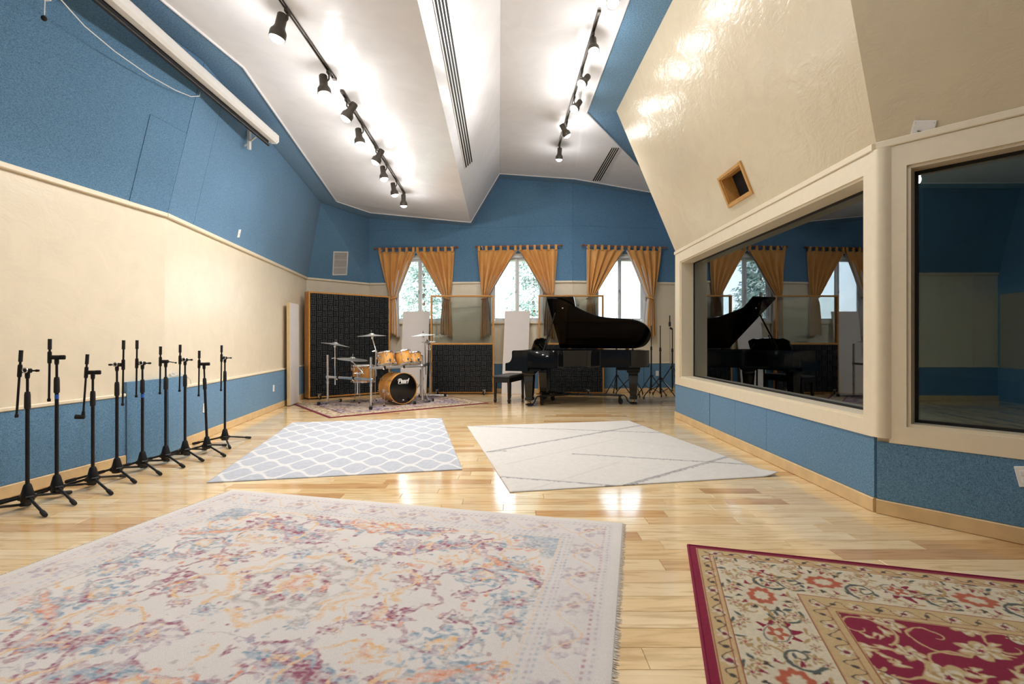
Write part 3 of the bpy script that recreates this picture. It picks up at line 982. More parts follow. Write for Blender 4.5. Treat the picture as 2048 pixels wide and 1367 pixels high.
# linear diffusers in the ceiling
def linear_vent(label, q, top, bot, n):
    """q: ceiling quad; top/bot: ((x0,y0),(x1,y1)) pixel ends across the slots"""
    c = [on_quad(*bot[0], q), on_quad(*bot[1], q), on_quad(*top[1], q), on_quad(*top[0], q)]
    root = thing('slot_diffuser', label, 'vent', c[0])
    nn = (c[1] - c[0]).cross(c[3] - c[0]).normalized()
    if nn.dot(V((0, 5, 1.5)) - c[0]) < 0: nn = -nn
    for k in range(n):
        f0 = k / n + 0.04; f1 = (k + 1) / n - 0.04
        a = c[0].lerp(c[1], f0); b_ = c[0].lerp(c[1], f1); d_ = c[3].lerp(c[2], f1); e_ = c[3].lerp(c[2], f0)
        MB().slab([a, b_, d_, e_], nn * 0.006).build('slot', 'shade_black', root, world=True)  # proud dark strip paints in the shade of an open slot
    for k in range(n + 1):
        f0 = k / n - 0.04; f1 = k / n + 0.04
        a = c[0].lerp(c[1], f0); b_ = c[0].lerp(c[1], f1); d_ = c[3].lerp(c[2], f1); e_ = c[3].lerp(c[2], f0)
        MB().slab([a, b_, d_, e_], nn * 0.007).build('fin', 'white_metal', root, world=True)
qS = [p1(0), p2(0), p2(11), p1(11)]
linear_vent('long four-slot air diffuser in the steep middle strip of the ceiling', qS, ((845, -110), (876, -110)), ((930, 336), (945, 322)), 4)
qR_ = [p2(5), V((1.23, 5, zR(1.23, 5))), V((3.0, 10.5, zR(3.0, 10.5))), p2(10.5)]
linear_vent('short four-slot air diffuser in the right ceiling plane', qR_, ((1222, 296), (1239, 296)), ((1184, 361), (1201, 361)), 4)

# wooden recess in the leaning wall
fr_c = [ept(ry1, rb0), ept(ry0, rb0), ept(ry0, rb1), ept(ry1, rb1)]
Mx, w, h = frame_of(fr_c)
if (Mx.to_3x3() @ V((0, 0, 1))).dot(nE) < 0: Mx = Mx @ Matrix.Rotation(math.pi, 4, 'Y')
plain('oak_frame', srgb(206, 158, 92), 0.45, vary=0.12, scale=14)
root = thing('speaker_recess', 'small open wooden box recess in the leaning right wall', 'wall recess', Mx.translation)
for s in (-1, 1):
    MB().box((s * (w / 2 - fr / 2), 0, 0.006), (fr, h, 0.024), Mx, 0.003).build('frame_board', 'oak_frame', root, world=True)
    MB().box((0, s * (h / 2 - fr / 2), 0.006), (w - 2 * fr, fr, 0.024), Mx, 0.003).build('frame_board', 'oak_frame', root, world=True)
    MB().box((s * (w / 2 - fr - 0.006), 0, -0.07), (0.012, h - 2 * fr, 0.14), Mx).build('side_board', 'oak_frame', root, world=True)
    MB().box((0, s * (h / 2 - fr - 0.006), -0.07), (w - 2 * fr - 0.024, 0.012, 0.14), Mx).build('side_board', 'oak_frame', root, world=True)
MB().box((0, 0, -0.14), (w - 2 * fr, h - 2 * fr, 0.012), Mx).build('back_board', 'shade_black', root, world=True)  # back coloured near-black for the dark inside the box
sgnx = 1 if (Mx.to_3x3() @ V((1, 0, 0))).y < 0 else -1
MB().tube([Mx @ V((sgnx * 0.0, -0.03, -0.13)), Mx @ V((sgnx * 0.04, -0.07, -0.10)), Mx @ V((sgnx * 0.08, -0.03, -0.12))], 0.004, 6).build('cable', 'black_rubber', root, world=True)

# ------------------------------------------------------------------ projection screen housing
sx0 = -3.06
def sc_x(Y): return sx0 - 0.018 * (Y - 3)
SY0, SY1 = 2.3, 6.58
root = thing('projection_screen', 'long white rolled-up projection screen housing high on the left wall', 'projection screen', (sc_x(4.5), 4.5, 3.85))
prof = [(-0.075, 0.03), (-0.045, 0.065), (0.02, 0.065), (0.055, 0.03), (0.055, -0.045), (0.03, -0.07), (-0.03, -0.07), (-0.03, -0.055), (-0.075, -0.055)]
def ext(profile, y0, y1, zc, dx=0.0):
    m = MB(); k = len(profile)
    vs = [(sc_x(y0) + dx + x, y0, zc + z) for x, z in profile] + [(sc_x(y1) + dx + x, y1, zc + z) for x, z in profile]
    return m.add(vs, [tuple(range(k)), tuple(range(k, 2 * k))[::-1]] + [(i, k + i, k + (i + 1) % k, (i + 1) % k) for i in range(k)])
SZ = 3.855
ext(prof, SY0, SY1 - 0.03, SZ).build('housing', 'white_metal', root, world=True)
for y0, y1 in ((SY0 - 0.02, SY0), (SY1 - 0.03, SY1)):
    ext([(x * 1.06, z * 1.06) for x, z in prof], y0, y1, SZ).build('end_cap', 'white_plastic', root, world=True)
MB().tube([(sc_x(SY0) - 0.055, SY0 + 0.02, SZ - 0.105), (sc_x(SY1) - 0.055, SY1 - 0.05, SZ - 0.105)], 0.018, 10).build('bottom_bar', 'black_metal', root, world=True, smooth=40)
ext([(-0.06, -0.055), (-0.05, -0.055), (-0.05, -0.1), (-0.06, -0.1)], SY0 + 0.03, SY1 - 0.06, SZ).build('gap_shade', plain('gap_black', srgb(30, 30, 34), 0.7), root, world=True)  # black strip stands in for the shadow band below the housing
for Yb in (6.42, 3.2):
    xb = sc_x(Yb) - 0.06
    xw = lerp_x(KK, BC, Yb) if Yb > 5.28 else lerp_x(A0, KK, Yb)
    xa = xw + 0.31 * (3.93 - ZT); xl = xw + 0.31 * (3.66 - ZT)
    mb = MB()
    mb.box(((xa + 0.01), Yb, 3.80), (0.03, 0.05, 0.30))
    mb.tube([(xa, Yb, 3.94), (xb + 0.03, Yb, 3.95)], 0.014, 6)
    mb.tube([(xl + 0.035, Yb, 3.69), (xb, Yb, 3.90)], 0.012, 6)
    mb.build('bracket', 'white_metal', root, world=True)
# pull cord
pts = [px(112, -12, 3.55), px(140, 20, 3.66), px(170, 53, 3.85), px(230, 103, 4.15), px(300, 152, 4.55), px(350, 180, 4.85), px(382, 193, 5.05), px(399, 192, 5.15), px(400, 184, 5.18)]
o = MB().tube(pts, 0.0045, 6).build('hanging_cord', 'white_plastic', None, smooth=60)
tag(o, 'thin white cord sagging below the projection screen housing', 'cord')
root = thing('pull_cord', 'short white pull cord with a black ball at the top left corner', 'cord', px(88, 35, 3.45))
MB().tube([px(90, -12, 3.45), px(89, 30, 3.45)], 0.003, 6).build('cord', 'white_plastic', root, world=True)
MB().box(px(92, -6, 3.45)[:], (0.05, 0.04, 0.04), None, 0.006).build('cord_anchor', 'white_plastic', root, world=True)
MB().lathe([(0, -0.02), (0.012, -0.016), (0.018, -0.004), (0.016, 0.008), (0.006, 0.016), (0, 0.018)], 12, Matrix.Translation(px(88, 36, 3.45))).build('ball', 'black_rubber', root, world=True, smooth=60)

# ------------------------------------------------------------------ curtains
m, nt, b = new_mat('velvet'); MATS['velvet'] = m
n1 = noise_node(nt, 6, 4, 0.6, 'Object', (1, 1, 0.25))
c = ramp(nt, n1.outputs[0], [(0.3, srgb(206, 140, 70)), (0.55, srgb(224, 162, 88)), (0.75, srgb(236, 182, 110))])
link(nt, c.outputs[0], b.inputs['Base Color'])
b.inputs['Roughness'].default_value = 0.7
b.inputs['Sheen Weight'].default_value = 0.5
b.inputs['Sheen Tint'].default_value = (1.0, 0.82, 0.6, 1)
nf = noise_node(nt, 260, 2); bump(nt, b, nf.outputs[0], 0.12, 0.002)
plain('rod_wood', srgb(150, 86, 48), 0.35, vary=0.1)

ROD_Z = 3.33
def curtain_geo(side, w_top, x_out, x_tie, n_folds, seed, lining=False):
    """side -1: curtain left of the window (outer edge left). Local x along the wall, y depth, z height."""
    rs = random.Random(seed)
    nu, nv = 72, 40
    vs = []; fs = []
    z_top, z_tie, z_bot = ROD_Z - 0.085, 2.16, 1.30 + rs.uniform(-0.04, 0.04)
    ph = [rs.uniform(0, 6.28) for _ in range(3)]
    inner_extra = 0.022 if lining else 0.0
    for j in range(nv + 1):
        t = j / nv
        z = z_top + (z_bot - z_top) * t
        if z >= z_tie:
            k = (z_top - z) / (z_top - z_tie)
            xo = x_out + (x_tie - side * -0.075 * 1 - x_out) * (0.75 * k + 0.25 * k ** 2.2)
            xin0 = x_out - side * w_top
            xi_t = x_tie - side * 0.06
            xi = xin0 + (xi_t - xin0) * (k ** 0.92)
            amp = 0.028 + 0.02 * k
            comp = k
        else:
            k = (z_tie - z) / (z_tie - z_bot)
            xo = x_tie + side * (0.075 + 0.035 * k)
            xi = x_tie - side * (0.06 + 0.06 * math.sin(k * 1.6))
            amp = 0.048 - 0.010 * k
            comp = 1
        pinch = math.exp(-((z - z_tie) / 0.07) ** 2)
        c_ = (xo + xi) / 2
        xo = c_ + (xo - c_) * (1 - 0.35 * pinch); xi = c_ + (xi - c_) * (1 - 0.35 * pinch)
        xi2 = xi - side * inner_extra
        for i in range(nu + 1):
            u = i / nu
            x = xo + (xi2 - xo) * u
            wv = math.sin(u * n_folds * 6.283 + ph[0]) + 0.35 * math.sin(u * n_folds * 12.2 + ph[1]) * (0.4 + 0.6 * comp)
            yy = -amp * wv * (1 - 0.4 * pinch) + 0.012 * math.sin(3 * u + ph[2])
            hem = 0.05 * math.sin(u * 5 + ph[1]) * max(0, t - 0.85) / 0.15
            vs.append((x, yy - 0.01 + (0.028 if lining else 0), z + hem))
    for j in range(nv):
        for i in range(nu):
            a = j * (nu + 1) + i
            fs.append((a, a + 1, a + nu + 2, a + nu + 1))
    return vs, fs

rod_px = ((748, 916), (950, 1125), (1163, 1333))
cur_px = (((757, 830), (832, 908)), ((955, 1034), (1038, 1115)), ((1174, 1247), (1255, 1322)))
tie_px = ((787, 893), (970, 1100), (1181, 1301))
cur_lab = (('rust velvet curtain on the left of the window behind the tall black gobo', 'rust velvet curtain tied back behind the first glazed gobo, right of its window'),
           ('rust velvet curtain on the left side of the middle window', 'rust velvet curtain on the right side of the middle window'),
           ('rust velvet curtain on the left of the window behind the piano lid', 'rust velvet curtain furthest right, showing its white lining'))
rod_lab = ('wooden curtain rod above the window behind the drums', 'wooden curtain rod above the middle window', 'wooden curtain rod above the window behind the piano')
for i, (p, q, s, n, d) in enumerate(win_spec):
    ang = math.atan2(d.y, d.x)
    off = n * 0.11
    # positions along the wall as the rod (held off the wall) shows them
    def s_at(xp):
        pp, qq = p + off, q + off
        return along(pp, qq, xp)
    base = z_(p, 0) + off
    s0, s1 = s_at(rod_px[i][0]), s_at(rod_px[i][1])
    mid = (s0 + s1) / 2
    root = thing('curtain_rod', rod_lab[i], 'curtain rod', base + d * mid + V((0, 0, ROD_Z)), ang, 'curtain rods above the windows')
    hl = (s1 - s0) / 2
    MB().cyl((-hl + 0.05, 0, 0), (hl - 0.05, 0, 0), 0.014, n=12).build('rod', 'rod_wood', root, smooth=40)
    for sg in (-1, 1):
        Mf = Matrix.Translation((sg * (hl - 0.06), 0, 0)) @ Matrix.Rotation(R(90) * sg, 4, 'Y')
        MB().lathe([(0.014, 0), (0.022, 0.004), (0.022, 0.012), (0.013, 0.018), (0.02, 0.03), (0.026, 0.045), (0.02, 0.058), (0, 0.064)], 14, Mf).build('finial', 'rod_wood', root, smooth=50)
        mb = MB().box((sg * (hl - 0.16), 0.05, -0.005), (0.02, 0.11, 0.02)).box((sg * (hl - 0.16), 0.08, -0.01), (0.035, 0.012, 0.07))
        mb.lathe([(0.016, -0.008), (0.02, -0.008), (0.02, 0.008), (0.016, 0.008)], 12, Matrix.Translation((sg * (hl - 0.16), 0, 0)) @ Matrix.Rotation(R(90), 4, 'Y'))
        mb.build('bracket', 'white_metal', root)
    for k, side in enumerate((-1, 1)):
        xa, xb = s_at(cur_px[i][k][0]) - mid, s_at(cur_px[i][k][1]) - mid
        x_out, x_in = (xa, xb) if side < 0 else (xb, xa)
        xt = s_at(tie_px[i][k]) - mid
        cr_ = thing('curtain', cur_lab[i][k], 'curtain', base + d * mid, ang, 'rust velvet tie-back curtains')
        seed = 11 + i * 2 + k
        vs, fs = curtain_geo(side, abs(x_in - x_out), x_out, xt, 4.4, seed)
        o = MB().add(vs, fs).build('drape', 'velvet', cr_, smooth=180, recalc=False)
        md = o.modifiers.new('thickness', 'SOLIDIFY'); md.thickness = 0.004
        vs, fs = curtain_geo(side, abs(x_in - x_out), x_out, xt, 4.4, seed, True)
        o = MB().add(vs, fs).build('lining', 'lining', cr_, smooth=180, recalc=False)
        md = o.modifiers.new('thickness', 'SOLIDIFY'); md.thickness = 0.003
        mb = MB()
        ring = []
        for a in range(17):
            th = a / 16 * 2 * math.pi
            ring.append((xt + 0.085 * math.cos(th), 0.0 + 0.075 * math.sin(th), 2.16 + 0.03 * math.cos(th) * -side))
        mb.tube(ring, 0.016, 6); mb.build('tieback', 'velvet', cr_, smooth=60)
        ntab = 6
        for t in range(ntab):
            xx = x_out + (x_in - x_out) * (0.04 + 0.92 * t / (ntab - 1))
            w = 0.052
            mb = MB()
            pr = [(0.02 * math.cos(a), 0.02 * math.sin(a)) for a in [math.pi * q_ / 8 for q_ in range(9)]]
            loop = [(y, ROD_Z + z) for y, z in pr]
            loop = [(0.019, ROD_Z - 0.10)] + loop + [(-0.02, ROD_Z - 0.10)]
            inn = [(y * 0.8, z - 0.002) for y, z in loop]
            kk = len(loop)
            vs_ = [(xx - w / 2, y, z) for y, z in loop] + [(xx + w / 2, y, z) for y, z in loop] + [(xx - w / 2, y, z) for y, z in inn] + [(xx + w / 2, y, z) for y, z in inn]
            fs_ = []
            for e in range(kk - 1):
                fs_ += [(e, e + 1, kk + e + 1, kk + e), (2 * kk + e, 3 * kk + e, 3 * kk + e + 1, 2 * kk + e + 1), (e, 2 * kk + e, 2 * kk + e + 1, e + 1), (kk + e, kk + e + 1, 3 * kk + e + 1, 3 * kk + e)]
            mb.add(vs_, fs_).build('tab', 'velvet', cr_)
# ------------------------------------------------------------------ rugs
def vnoise(shape, cell, seed, octaves=3):
    """smooth value noise on a grid; cell = feature size in samples"""
    rs = np.random.RandomState(seed)
    out = np.zeros(shape); amp = 1.0; tot = 0
    for o in range(octaves):
        c = max(1.5, cell / 2 ** o)
        g = rs.rand(int(shape[0] / c) + 3, int(shape[1] / c) + 3)
        yy = np.arange(shape[0]) / c; xx = np.arange(shape[1]) / c
        y0 = yy.astype(int); x0 = xx.astype(int)
        fy = (yy - y0); fx = (xx - x0)
        fy = (fy * fy * (3 - 2 * fy))[:, None]; fx = (fx * fx * (3 - 2 * fx))[None, :]
        v = g[y0][:, x0] * (1 - fy) * (1 - fx) + g[y0 + 1][:, x0] * fy * (1 - fx) + g[y0][:, x0 + 1] * (1 - fy) * fx + g[y0 + 1][:, x0 + 1] * fy * fx
        out += v * amp; tot += amp; amp *= 0.55
    return out / tot

def grid_rug(name, label, origin, ang, W, D, thick, step, colors, mat, curl=None):
    """origin: corner; W along local x, D along local y. colors(u, v) -> rgb arrays."""
    nx, ny = int(W / step) + 1, int(D / step) + 1
    u, v = np.meshgrid(np.linspace(0, W, nx), np.linspace(0, D, ny))
    z = np.full_like(u, thick)
    edge = np.minimum(np.minimum(u, W - u), np.minimum(v, D - v))
    z -= thick * 0.35 * np.clip(1 - edge / 0.02, 0, 1)
    if curl is not None: z += curl(u, v)
    co = np.stack([u, v, z], -1).reshape(-1, 3)
    idx = np.arange(nx * ny).reshape(ny, nx)
    f = np.stack([idx[:-1, :-1], idx[:-1, 1:], idx[1:, 1:], idx[1:, :-1]], -1).reshape(-1, 4)
    rim = np.concatenate([idx[0, :], idx[1:, -1], idx[-1, -2::-1], idx[-2:0:-1, 0]])
    nb = len(rim)
    low = co[rim].copy(); low[:, 2] -= thick * 0.65; low[:, 2] = np.maximum(low[:, 2], 0.0005)
    b0 = len(co)
    co = np.concatenate([co, low])
    k = np.arange(nb); k2 = (k + 1) % nb
    skirt = np.stack([rim[k2], rim[k], b0 + k, b0 + k2], -1)
    f = np.concatenate([f, skirt])
    me = bpy.data.meshes.new(name)
    me.vertices.add(len(co)); me.vertices.foreach_set('co', co.ravel())
    me.loops.add(len(f) * 4); me.loops.foreach_set('vertex_index', f.ravel())
    me.polygons.add(len(f)); me.polygons.foreach_set('loop_start', np.arange(0, len(f) * 4, 4))
    me.polygons.foreach_set('loop_total', np.full(len(f), 4))
    me.update(calc_edges=True)
    rgb = colors(u, v).reshape(-1, 3)
    rgb = np.concatenate([rgb, rgb[rim] * 0.7])
    col = np.concatenate([rgb, np.ones((len(rgb), 1))], 1).astype(np.float32)
    at = me.color_attributes.new('woven', 'FLOAT_COLOR', 'POINT')
    at.data.foreach_set('color', col.ravel())
    me.materials.append(mat)
    o = bpy.data.objects.new(name, me)
    o.location = origin; o.rotation_euler = (0, 0, ang)
    COL.objects.link(o)
    return o

def rug_mat(name, pile, rough=0.95, fiber=350):
    m, nt, b = new_mat(name)
    at = nt.nodes.new('ShaderNodeAttribute'); at.attribute_name = 'woven'
    n = noise_node(nt, fiber, 2, 0.6, 'Object', (1, 0.5, 1))
    r = ramp(nt, n.outputs[0], [(0.3, (1 - pile,) * 3), (0.65, (1, 1, 1))])
    mx = nt.nodes.new('ShaderNodeMix'); mx.data_type = 'RGBA'; mx.blend_type = 'MULTIPLY'; mx.inputs[0].default_value = 1
    link(nt, at.outputs['Color'], mx.inputs[6]); link(nt, r.outputs[0], mx.inputs[7])
    link(nt, mx.outputs[2], b.inputs['Base Color'])
    b.inputs['Roughness'].default_value = rough
    b.inputs['Specular IOR Level'].default_value = 0.15
    b.inputs['Sheen Weight'].default_value = 0.1
    bump(nt, b, n.outputs[0], 0.5, 0.004)
    MATS[name] = m
    return m
RM = rug_mat('rug_pile', 0.16)
RMF = rug_mat('rug_fine', 0.20, 0.9, 420)

S = lambda *c: np.array(srgb(*c))
def over(img, mask, col):
    m = np.clip(mask, 0, 1)[..., None]
    return img * (1 - m) + np.asarray(col) * m
def soft(d, w): return np.clip(0.5 - d / w, 0, 1)

def flower(img, u, v, cx, cy, r, n, cols, rot=0.0, squash=1.0, lobe=0.22, ang=0.0):
    """rosette with lobed rings; cols outer to inner"""
    dx, dy = u - cx, v - cy
    if ang:
        ca, sa = math.cos(ang), math.sin(ang)
        dx, dy = dx * ca + dy * sa, -dx * sa + dy * ca
    dy = dy / squash
    rr = np.hypot(dx, dy); th = np.arctan2(dy, dx) + rot
    for k, c in enumerate(cols):
        R_ = r * (1 - k / len(cols)) * (1 + lobe * np.cos(n * th + k * 1.3))
        img = over(img, soft(rr - R_, 0.012), c)
    return img

def palmette(img, u, v, cx, cy, r, ang, c_leaf, c_mid, c_in, c_line):
    """fan shaped Persian palmette with pointed petals"""
    ca, sa = math.cos(ang), math.sin(ang)
    dx, dy = (u - cx), (v - cy)
    x, y = dx * ca + dy * sa, -dx * sa + dy * ca
    rr = np.hypot(x, y); th = np.arctan2(y, x)
    pet = r * (0.62 + 0.40 * np.abs(np.cos(th * 4.5)) ** 3) * (0.75 + 0.25 * np.cos(th))
    img = over(img, soft(rr - pet, 0.006) * (rr > r * 0.5), c_leaf)
    img = over(img, soft(np.hypot(x * 0.8, y * 1.15) - r * 0.50, 0.006), c_line)
    img = over(img, soft(np.hypot(x * 0.8, y * 1.15) - r * 0.45, 0.006), c_mid)
    tip = r * 0.30 * (1 + 0.35 * np.cos(5 * th))
    img = over(img, soft(rr - tip, 0.006), c_in)
    img = over(img, soft(rr - r * 0.11, 0.006), c_mid)
    return img

def scroll(img, u, v, cx, cy, r0, turns, ang, w, col, flip=1):
    """spiral vine"""
    dx, dy = u - cx, (v - cy) * flip
    rr = np.hypot(dx, dy); th = np.arctan2(dy, dx) - ang
    m = np.zeros_like(u)
    for k in range(int(turns) + 1):
        t = (th % (2 * np.pi)) + 2 * np.pi * k
        R_ = r0 * (1 - t / (2 * np.pi * turns))
        m = np.maximum(m, soft(np.abs(rr - R_) - w * (0.4 + 0.6 * R_ / r0), 0.006) * (R_ > 0.006))
    return over(img, m, col)

def segline(u, v, p, q):
    p = np.array(p); q = np.array(q); d = q - p
    t = np.clip(((u - p[0]) * d[0] + (v - p[1]) * d[1]) / (d @ d), 0, 1)
    return np.hypot(u - p[0] - t * d[0], v - p[1] - t * d[1])

# ---- large faded rug in the foreground ---------------------------------
def faded(u, v):
    W, D = 3.05, 2.44
    sh = u.shape
    k = sh[1] / W
    wx = (vnoise(sh, 0.09 * k, 1, 4) - 0.5) * 0.085; wy = (vnoise(sh, 0.09 * k, 2, 4) - 0.5) * 0.085
    U = np.abs(u - W / 2) + wx; Vv = np.abs(v - D / 2) + wy
    cream, plum, blue, gold, rust, grey, lav = S(230, 223, 217), S(150, 66, 100), S(126, 156, 178), S(234, 186, 122), S(224, 142, 102), S(178, 170, 166), S(178, 160, 176)
    img = np.ones(sh + (3,)) * cream
    pat = img.copy()
    # border bands
    e = np.minimum(W / 2 - np.abs(u - W / 2), D / 2 - np.abs(v - D / 2)) + (wx + wy) * 0.12
    t = np.where(W / 2 - np.abs(u - W / 2) < D / 2 - np.abs(v - D / 2), v, u)
    inb = (e < 0.36)
    field = pat.copy()
    # field motifs (mirrored in both directions)
    for r0, c in ((0.37, gold), (0.33, cream), (0.27, grey * 1.05), (0.24, cream)):
        rr = np.hypot(U, Vv * 1.05); th = np.arctan2(Vv, U)
        field = over(field, soft(rr - r0 * (1 + 0.10 * np.cos(8 * th)), 0.02), c)
    field = flower(field, U, Vv, 0, 0, 0.19, 10, [grey, plum, cream, gold * 0.98, rust, cream], 0.3, 1, 0.14)
    for (cx, cy, r, n, cols, rot) in (
            (0.55, 0.16, 0.12, 5, [plum, rust, cream], 0), (0.86, 0.30, 0.15, 6, [blue, gold, cream], 0.5), (0.30, 0.52, 0.14, 6, [lav, plum, gold], 1.0),
            (0.70, 0.66, 0.15, 5, [plum, lav, rust], 0.2), (1.02, 0.72, 0.11, 5, [rust, gold, plum], 0.9), (1.08, 0.08, 0.13, 6, [blue, plum, cream], 0.4),
            (0.08, 0.78, 0.13, 5, [rust, gold, cream], 0.1), (0.46, 0.82, 0.08, 5, [plum, cream], 0.1), (0.62, 0.42, 0.07, 5, [gold, rust], 0.1), (0.98, 0.50, 0.08, 5, [blue, lav], 0.2),
            (0.22, 0.30, 0.06, 5, [blue, plum], 0.4), (0.40, 0.30, 0.05, 5, [plum, gold], 0.4), (1.10, 0.42, 0.06, 5, [rust, plum], 0.4), (0.84, 0.10, 0.06, 5, [plum, blue], 0)):
        field = flower(field, U, Vv, cx, cy, r, n + 4, [cols[0], cream, *cols], rot, 0.8, 0.15)
    # long leaf shapes
    for (cx, cy, a, L, w, c1, c2) in ((0.52, 0.60, 0.35, 0.26, 0.075, blue, plum), (0.92, 0.46, -0.5, 0.22, 0.05, blue, rust), (0.28, 0.74, 0.2, 0.2, 0.05, plum, blue)):
        ca, sa = math.cos(a), math.sin(a)
        x, y_ = (U - cx) * ca + (Vv - cy) * sa, -(U - cx) * sa + (Vv - cy) * ca
        wid = w * np.clip(1 - (x / L) ** 2, 0, 1) * (1 + 0.25 * np.cos(x * 60))
        field = over(field, soft(np.abs(y_) - wid, 0.012), c1)
        field = over(field, soft(np.abs(y_) - wid * 0.55, 0.012), c2)
    for (cx, cy, r0, tn, a, c, fl_) in ((0.62, 0.55, 0.34, 1.6, 0.4, gold, 1), (0.95, 0.62, 0.26, 1.5, 2.4, gold, -1), (0.32, 0.66, 0.26, 1.4, 4.0, plum, 1), (0.85, 0.20, 0.26, 1.5, 1.0, plum, -1), (0.42, 0.16, 0.2, 1.3, 3.0, gold, 1), (1.0, 0.30, 0.2, 1.3, 5.0, grey, 1)):
        field = scroll(field, U, Vv, cx, cy, r0, tn, a, 0.011, c, fl_)
    # loose sprigs scattered between the large motifs
    for sd, c in ((101, plum), (102, blue), (103, gold), (104, rust), (105, lav), (106, grey)):
        nz = vnoise(sh, 0.07 * k, sd, 3)
        field = over(field, np.clip((nz - 0.745) * 22, 0, 1), c)
    pat = field
    # corners of the field turn blue
    cor = np.hypot(np.maximum(0, 1.17 - U), np.maximum(0, 0.86 - Vv)) - 0.24 * (1 + 0.15 * np.cos(9 * np.arctan2(0.86 - Vv, 1.17 - U)))
    pat = over(pat, soft(cor, 0.03) * 0.8, blue * 1.05)
    bord = np.ones(sh + (3,)) * S(222, 215, 214)
    per = 0.30
    tt = (t + wx) % per - per / 2
    ee = e - 0.19
    rr = np.hypot(tt, ee); th = np.arctan2(ee, tt)
    bord = over(bord, soft(rr - 0.085 * (1 + 0.2 * np.cos(6 * th)), 0.012), lav)
    bord = over(bord, soft(rr - 0.055 * (1 + 0.2 * np.cos(5 * th)), 0.012), S(224, 216, 208))
    bord = over(bord, soft(rr - 0.03, 0.012), plum)
    bord = over(bord, soft(np.abs(ee - 0.06 * np.sin(t * 21)) - 0.006, 0.008), gold * 0.95)
    for d0, c in ((0.075, lav), (0.105, plum * 1.15), (0.285, blue), (0.305, lav), (0.335, blue * 0.95), (0.352, gold)):
        bord = over(bord, soft(np.abs(e - d0) - 0.006, 0.006) * (0.5 + 0.5 * np.sin(t * 180 + d0 * 40)), c)
    pat = np.where(inb[..., None], bord, pat)
    # wear: pale threads show through everywhere
    wear = 0.34 + 0.75 * vnoise(sh, 0.05 * k, 5, 4) * (0.7 + 0.6 * vnoise(sh, 0.5 * k, 6, 2))
    streak = vnoise((sh[0], sh[1]), 0.014 * k, 9, 2)
    fine = np.kron(np.random.RandomState(3).rand(sh[0] // 2 + 1, sh[1] // 5 + 1), np.ones((2, 5)))[:sh[0], :sh[1]]
    keep = np.clip((1.34 - wear + (streak - 0.5) * 1.0) * (0.55 + 0.70 * fine), 0.08, 0.92)
    keep = keep * np.where(inb, 0.8, 1.0) * (e > 0.055)
    img = img * (1 - keep[..., None]) + pat * keep[..., None]
    img *= (0.95 + 0.10 * vnoise(sh, 0.2 * k, 8, 3))[..., None]
    return np.clip(img, 0, 1)

P_, Q_ = fl(1242, 1047), fl(465, 980)
xd = (P_ - Q_).normalized(); angR = math.atan2(xd.y, xd.x)
root = thing('area_rug', 'large faded cream rug with pastel floral medallion in the foreground', 'rug', Q_, angR)
yd = V((xd.y, -xd.x, 0))   # toward the camera
o = grid_rug('woven_field', '', (0, -2.44, 0), 0, 3.05, 2.44, 0.010, 0.0048, faded, RMF)
o.parent = root
fr_ = MB()
rs = random.Random(4)
for sx in (0, 3.05):
    for k in range(420):
        yv = -2.44 + 2.44 * (k + rs.random()) / 420
        ln = rs.uniform(0.012, 0.028); sg = 1 if sx > 0 else -1
        wv = rs.uniform(-0.006, 0.006)
        fr_.add([(sx, yv - 0.002, 0.006), (sx, yv + 0.002, 0.006), (sx + sg * ln, yv + wv + 0.001, 0.001), (sx + sg * ln, yv + wv - 0.001, 0.001), (sx, yv, 0.0005)], [(0, 1, 2, 3), (0, 3, 4), (1, 4, 2)])
plain('fringe_wool', srgb(226, 218, 206), 0.95)
o = fr_.build('fringe', 'fringe_wool', root, recalc=False); o['kind'] = 'stuff'

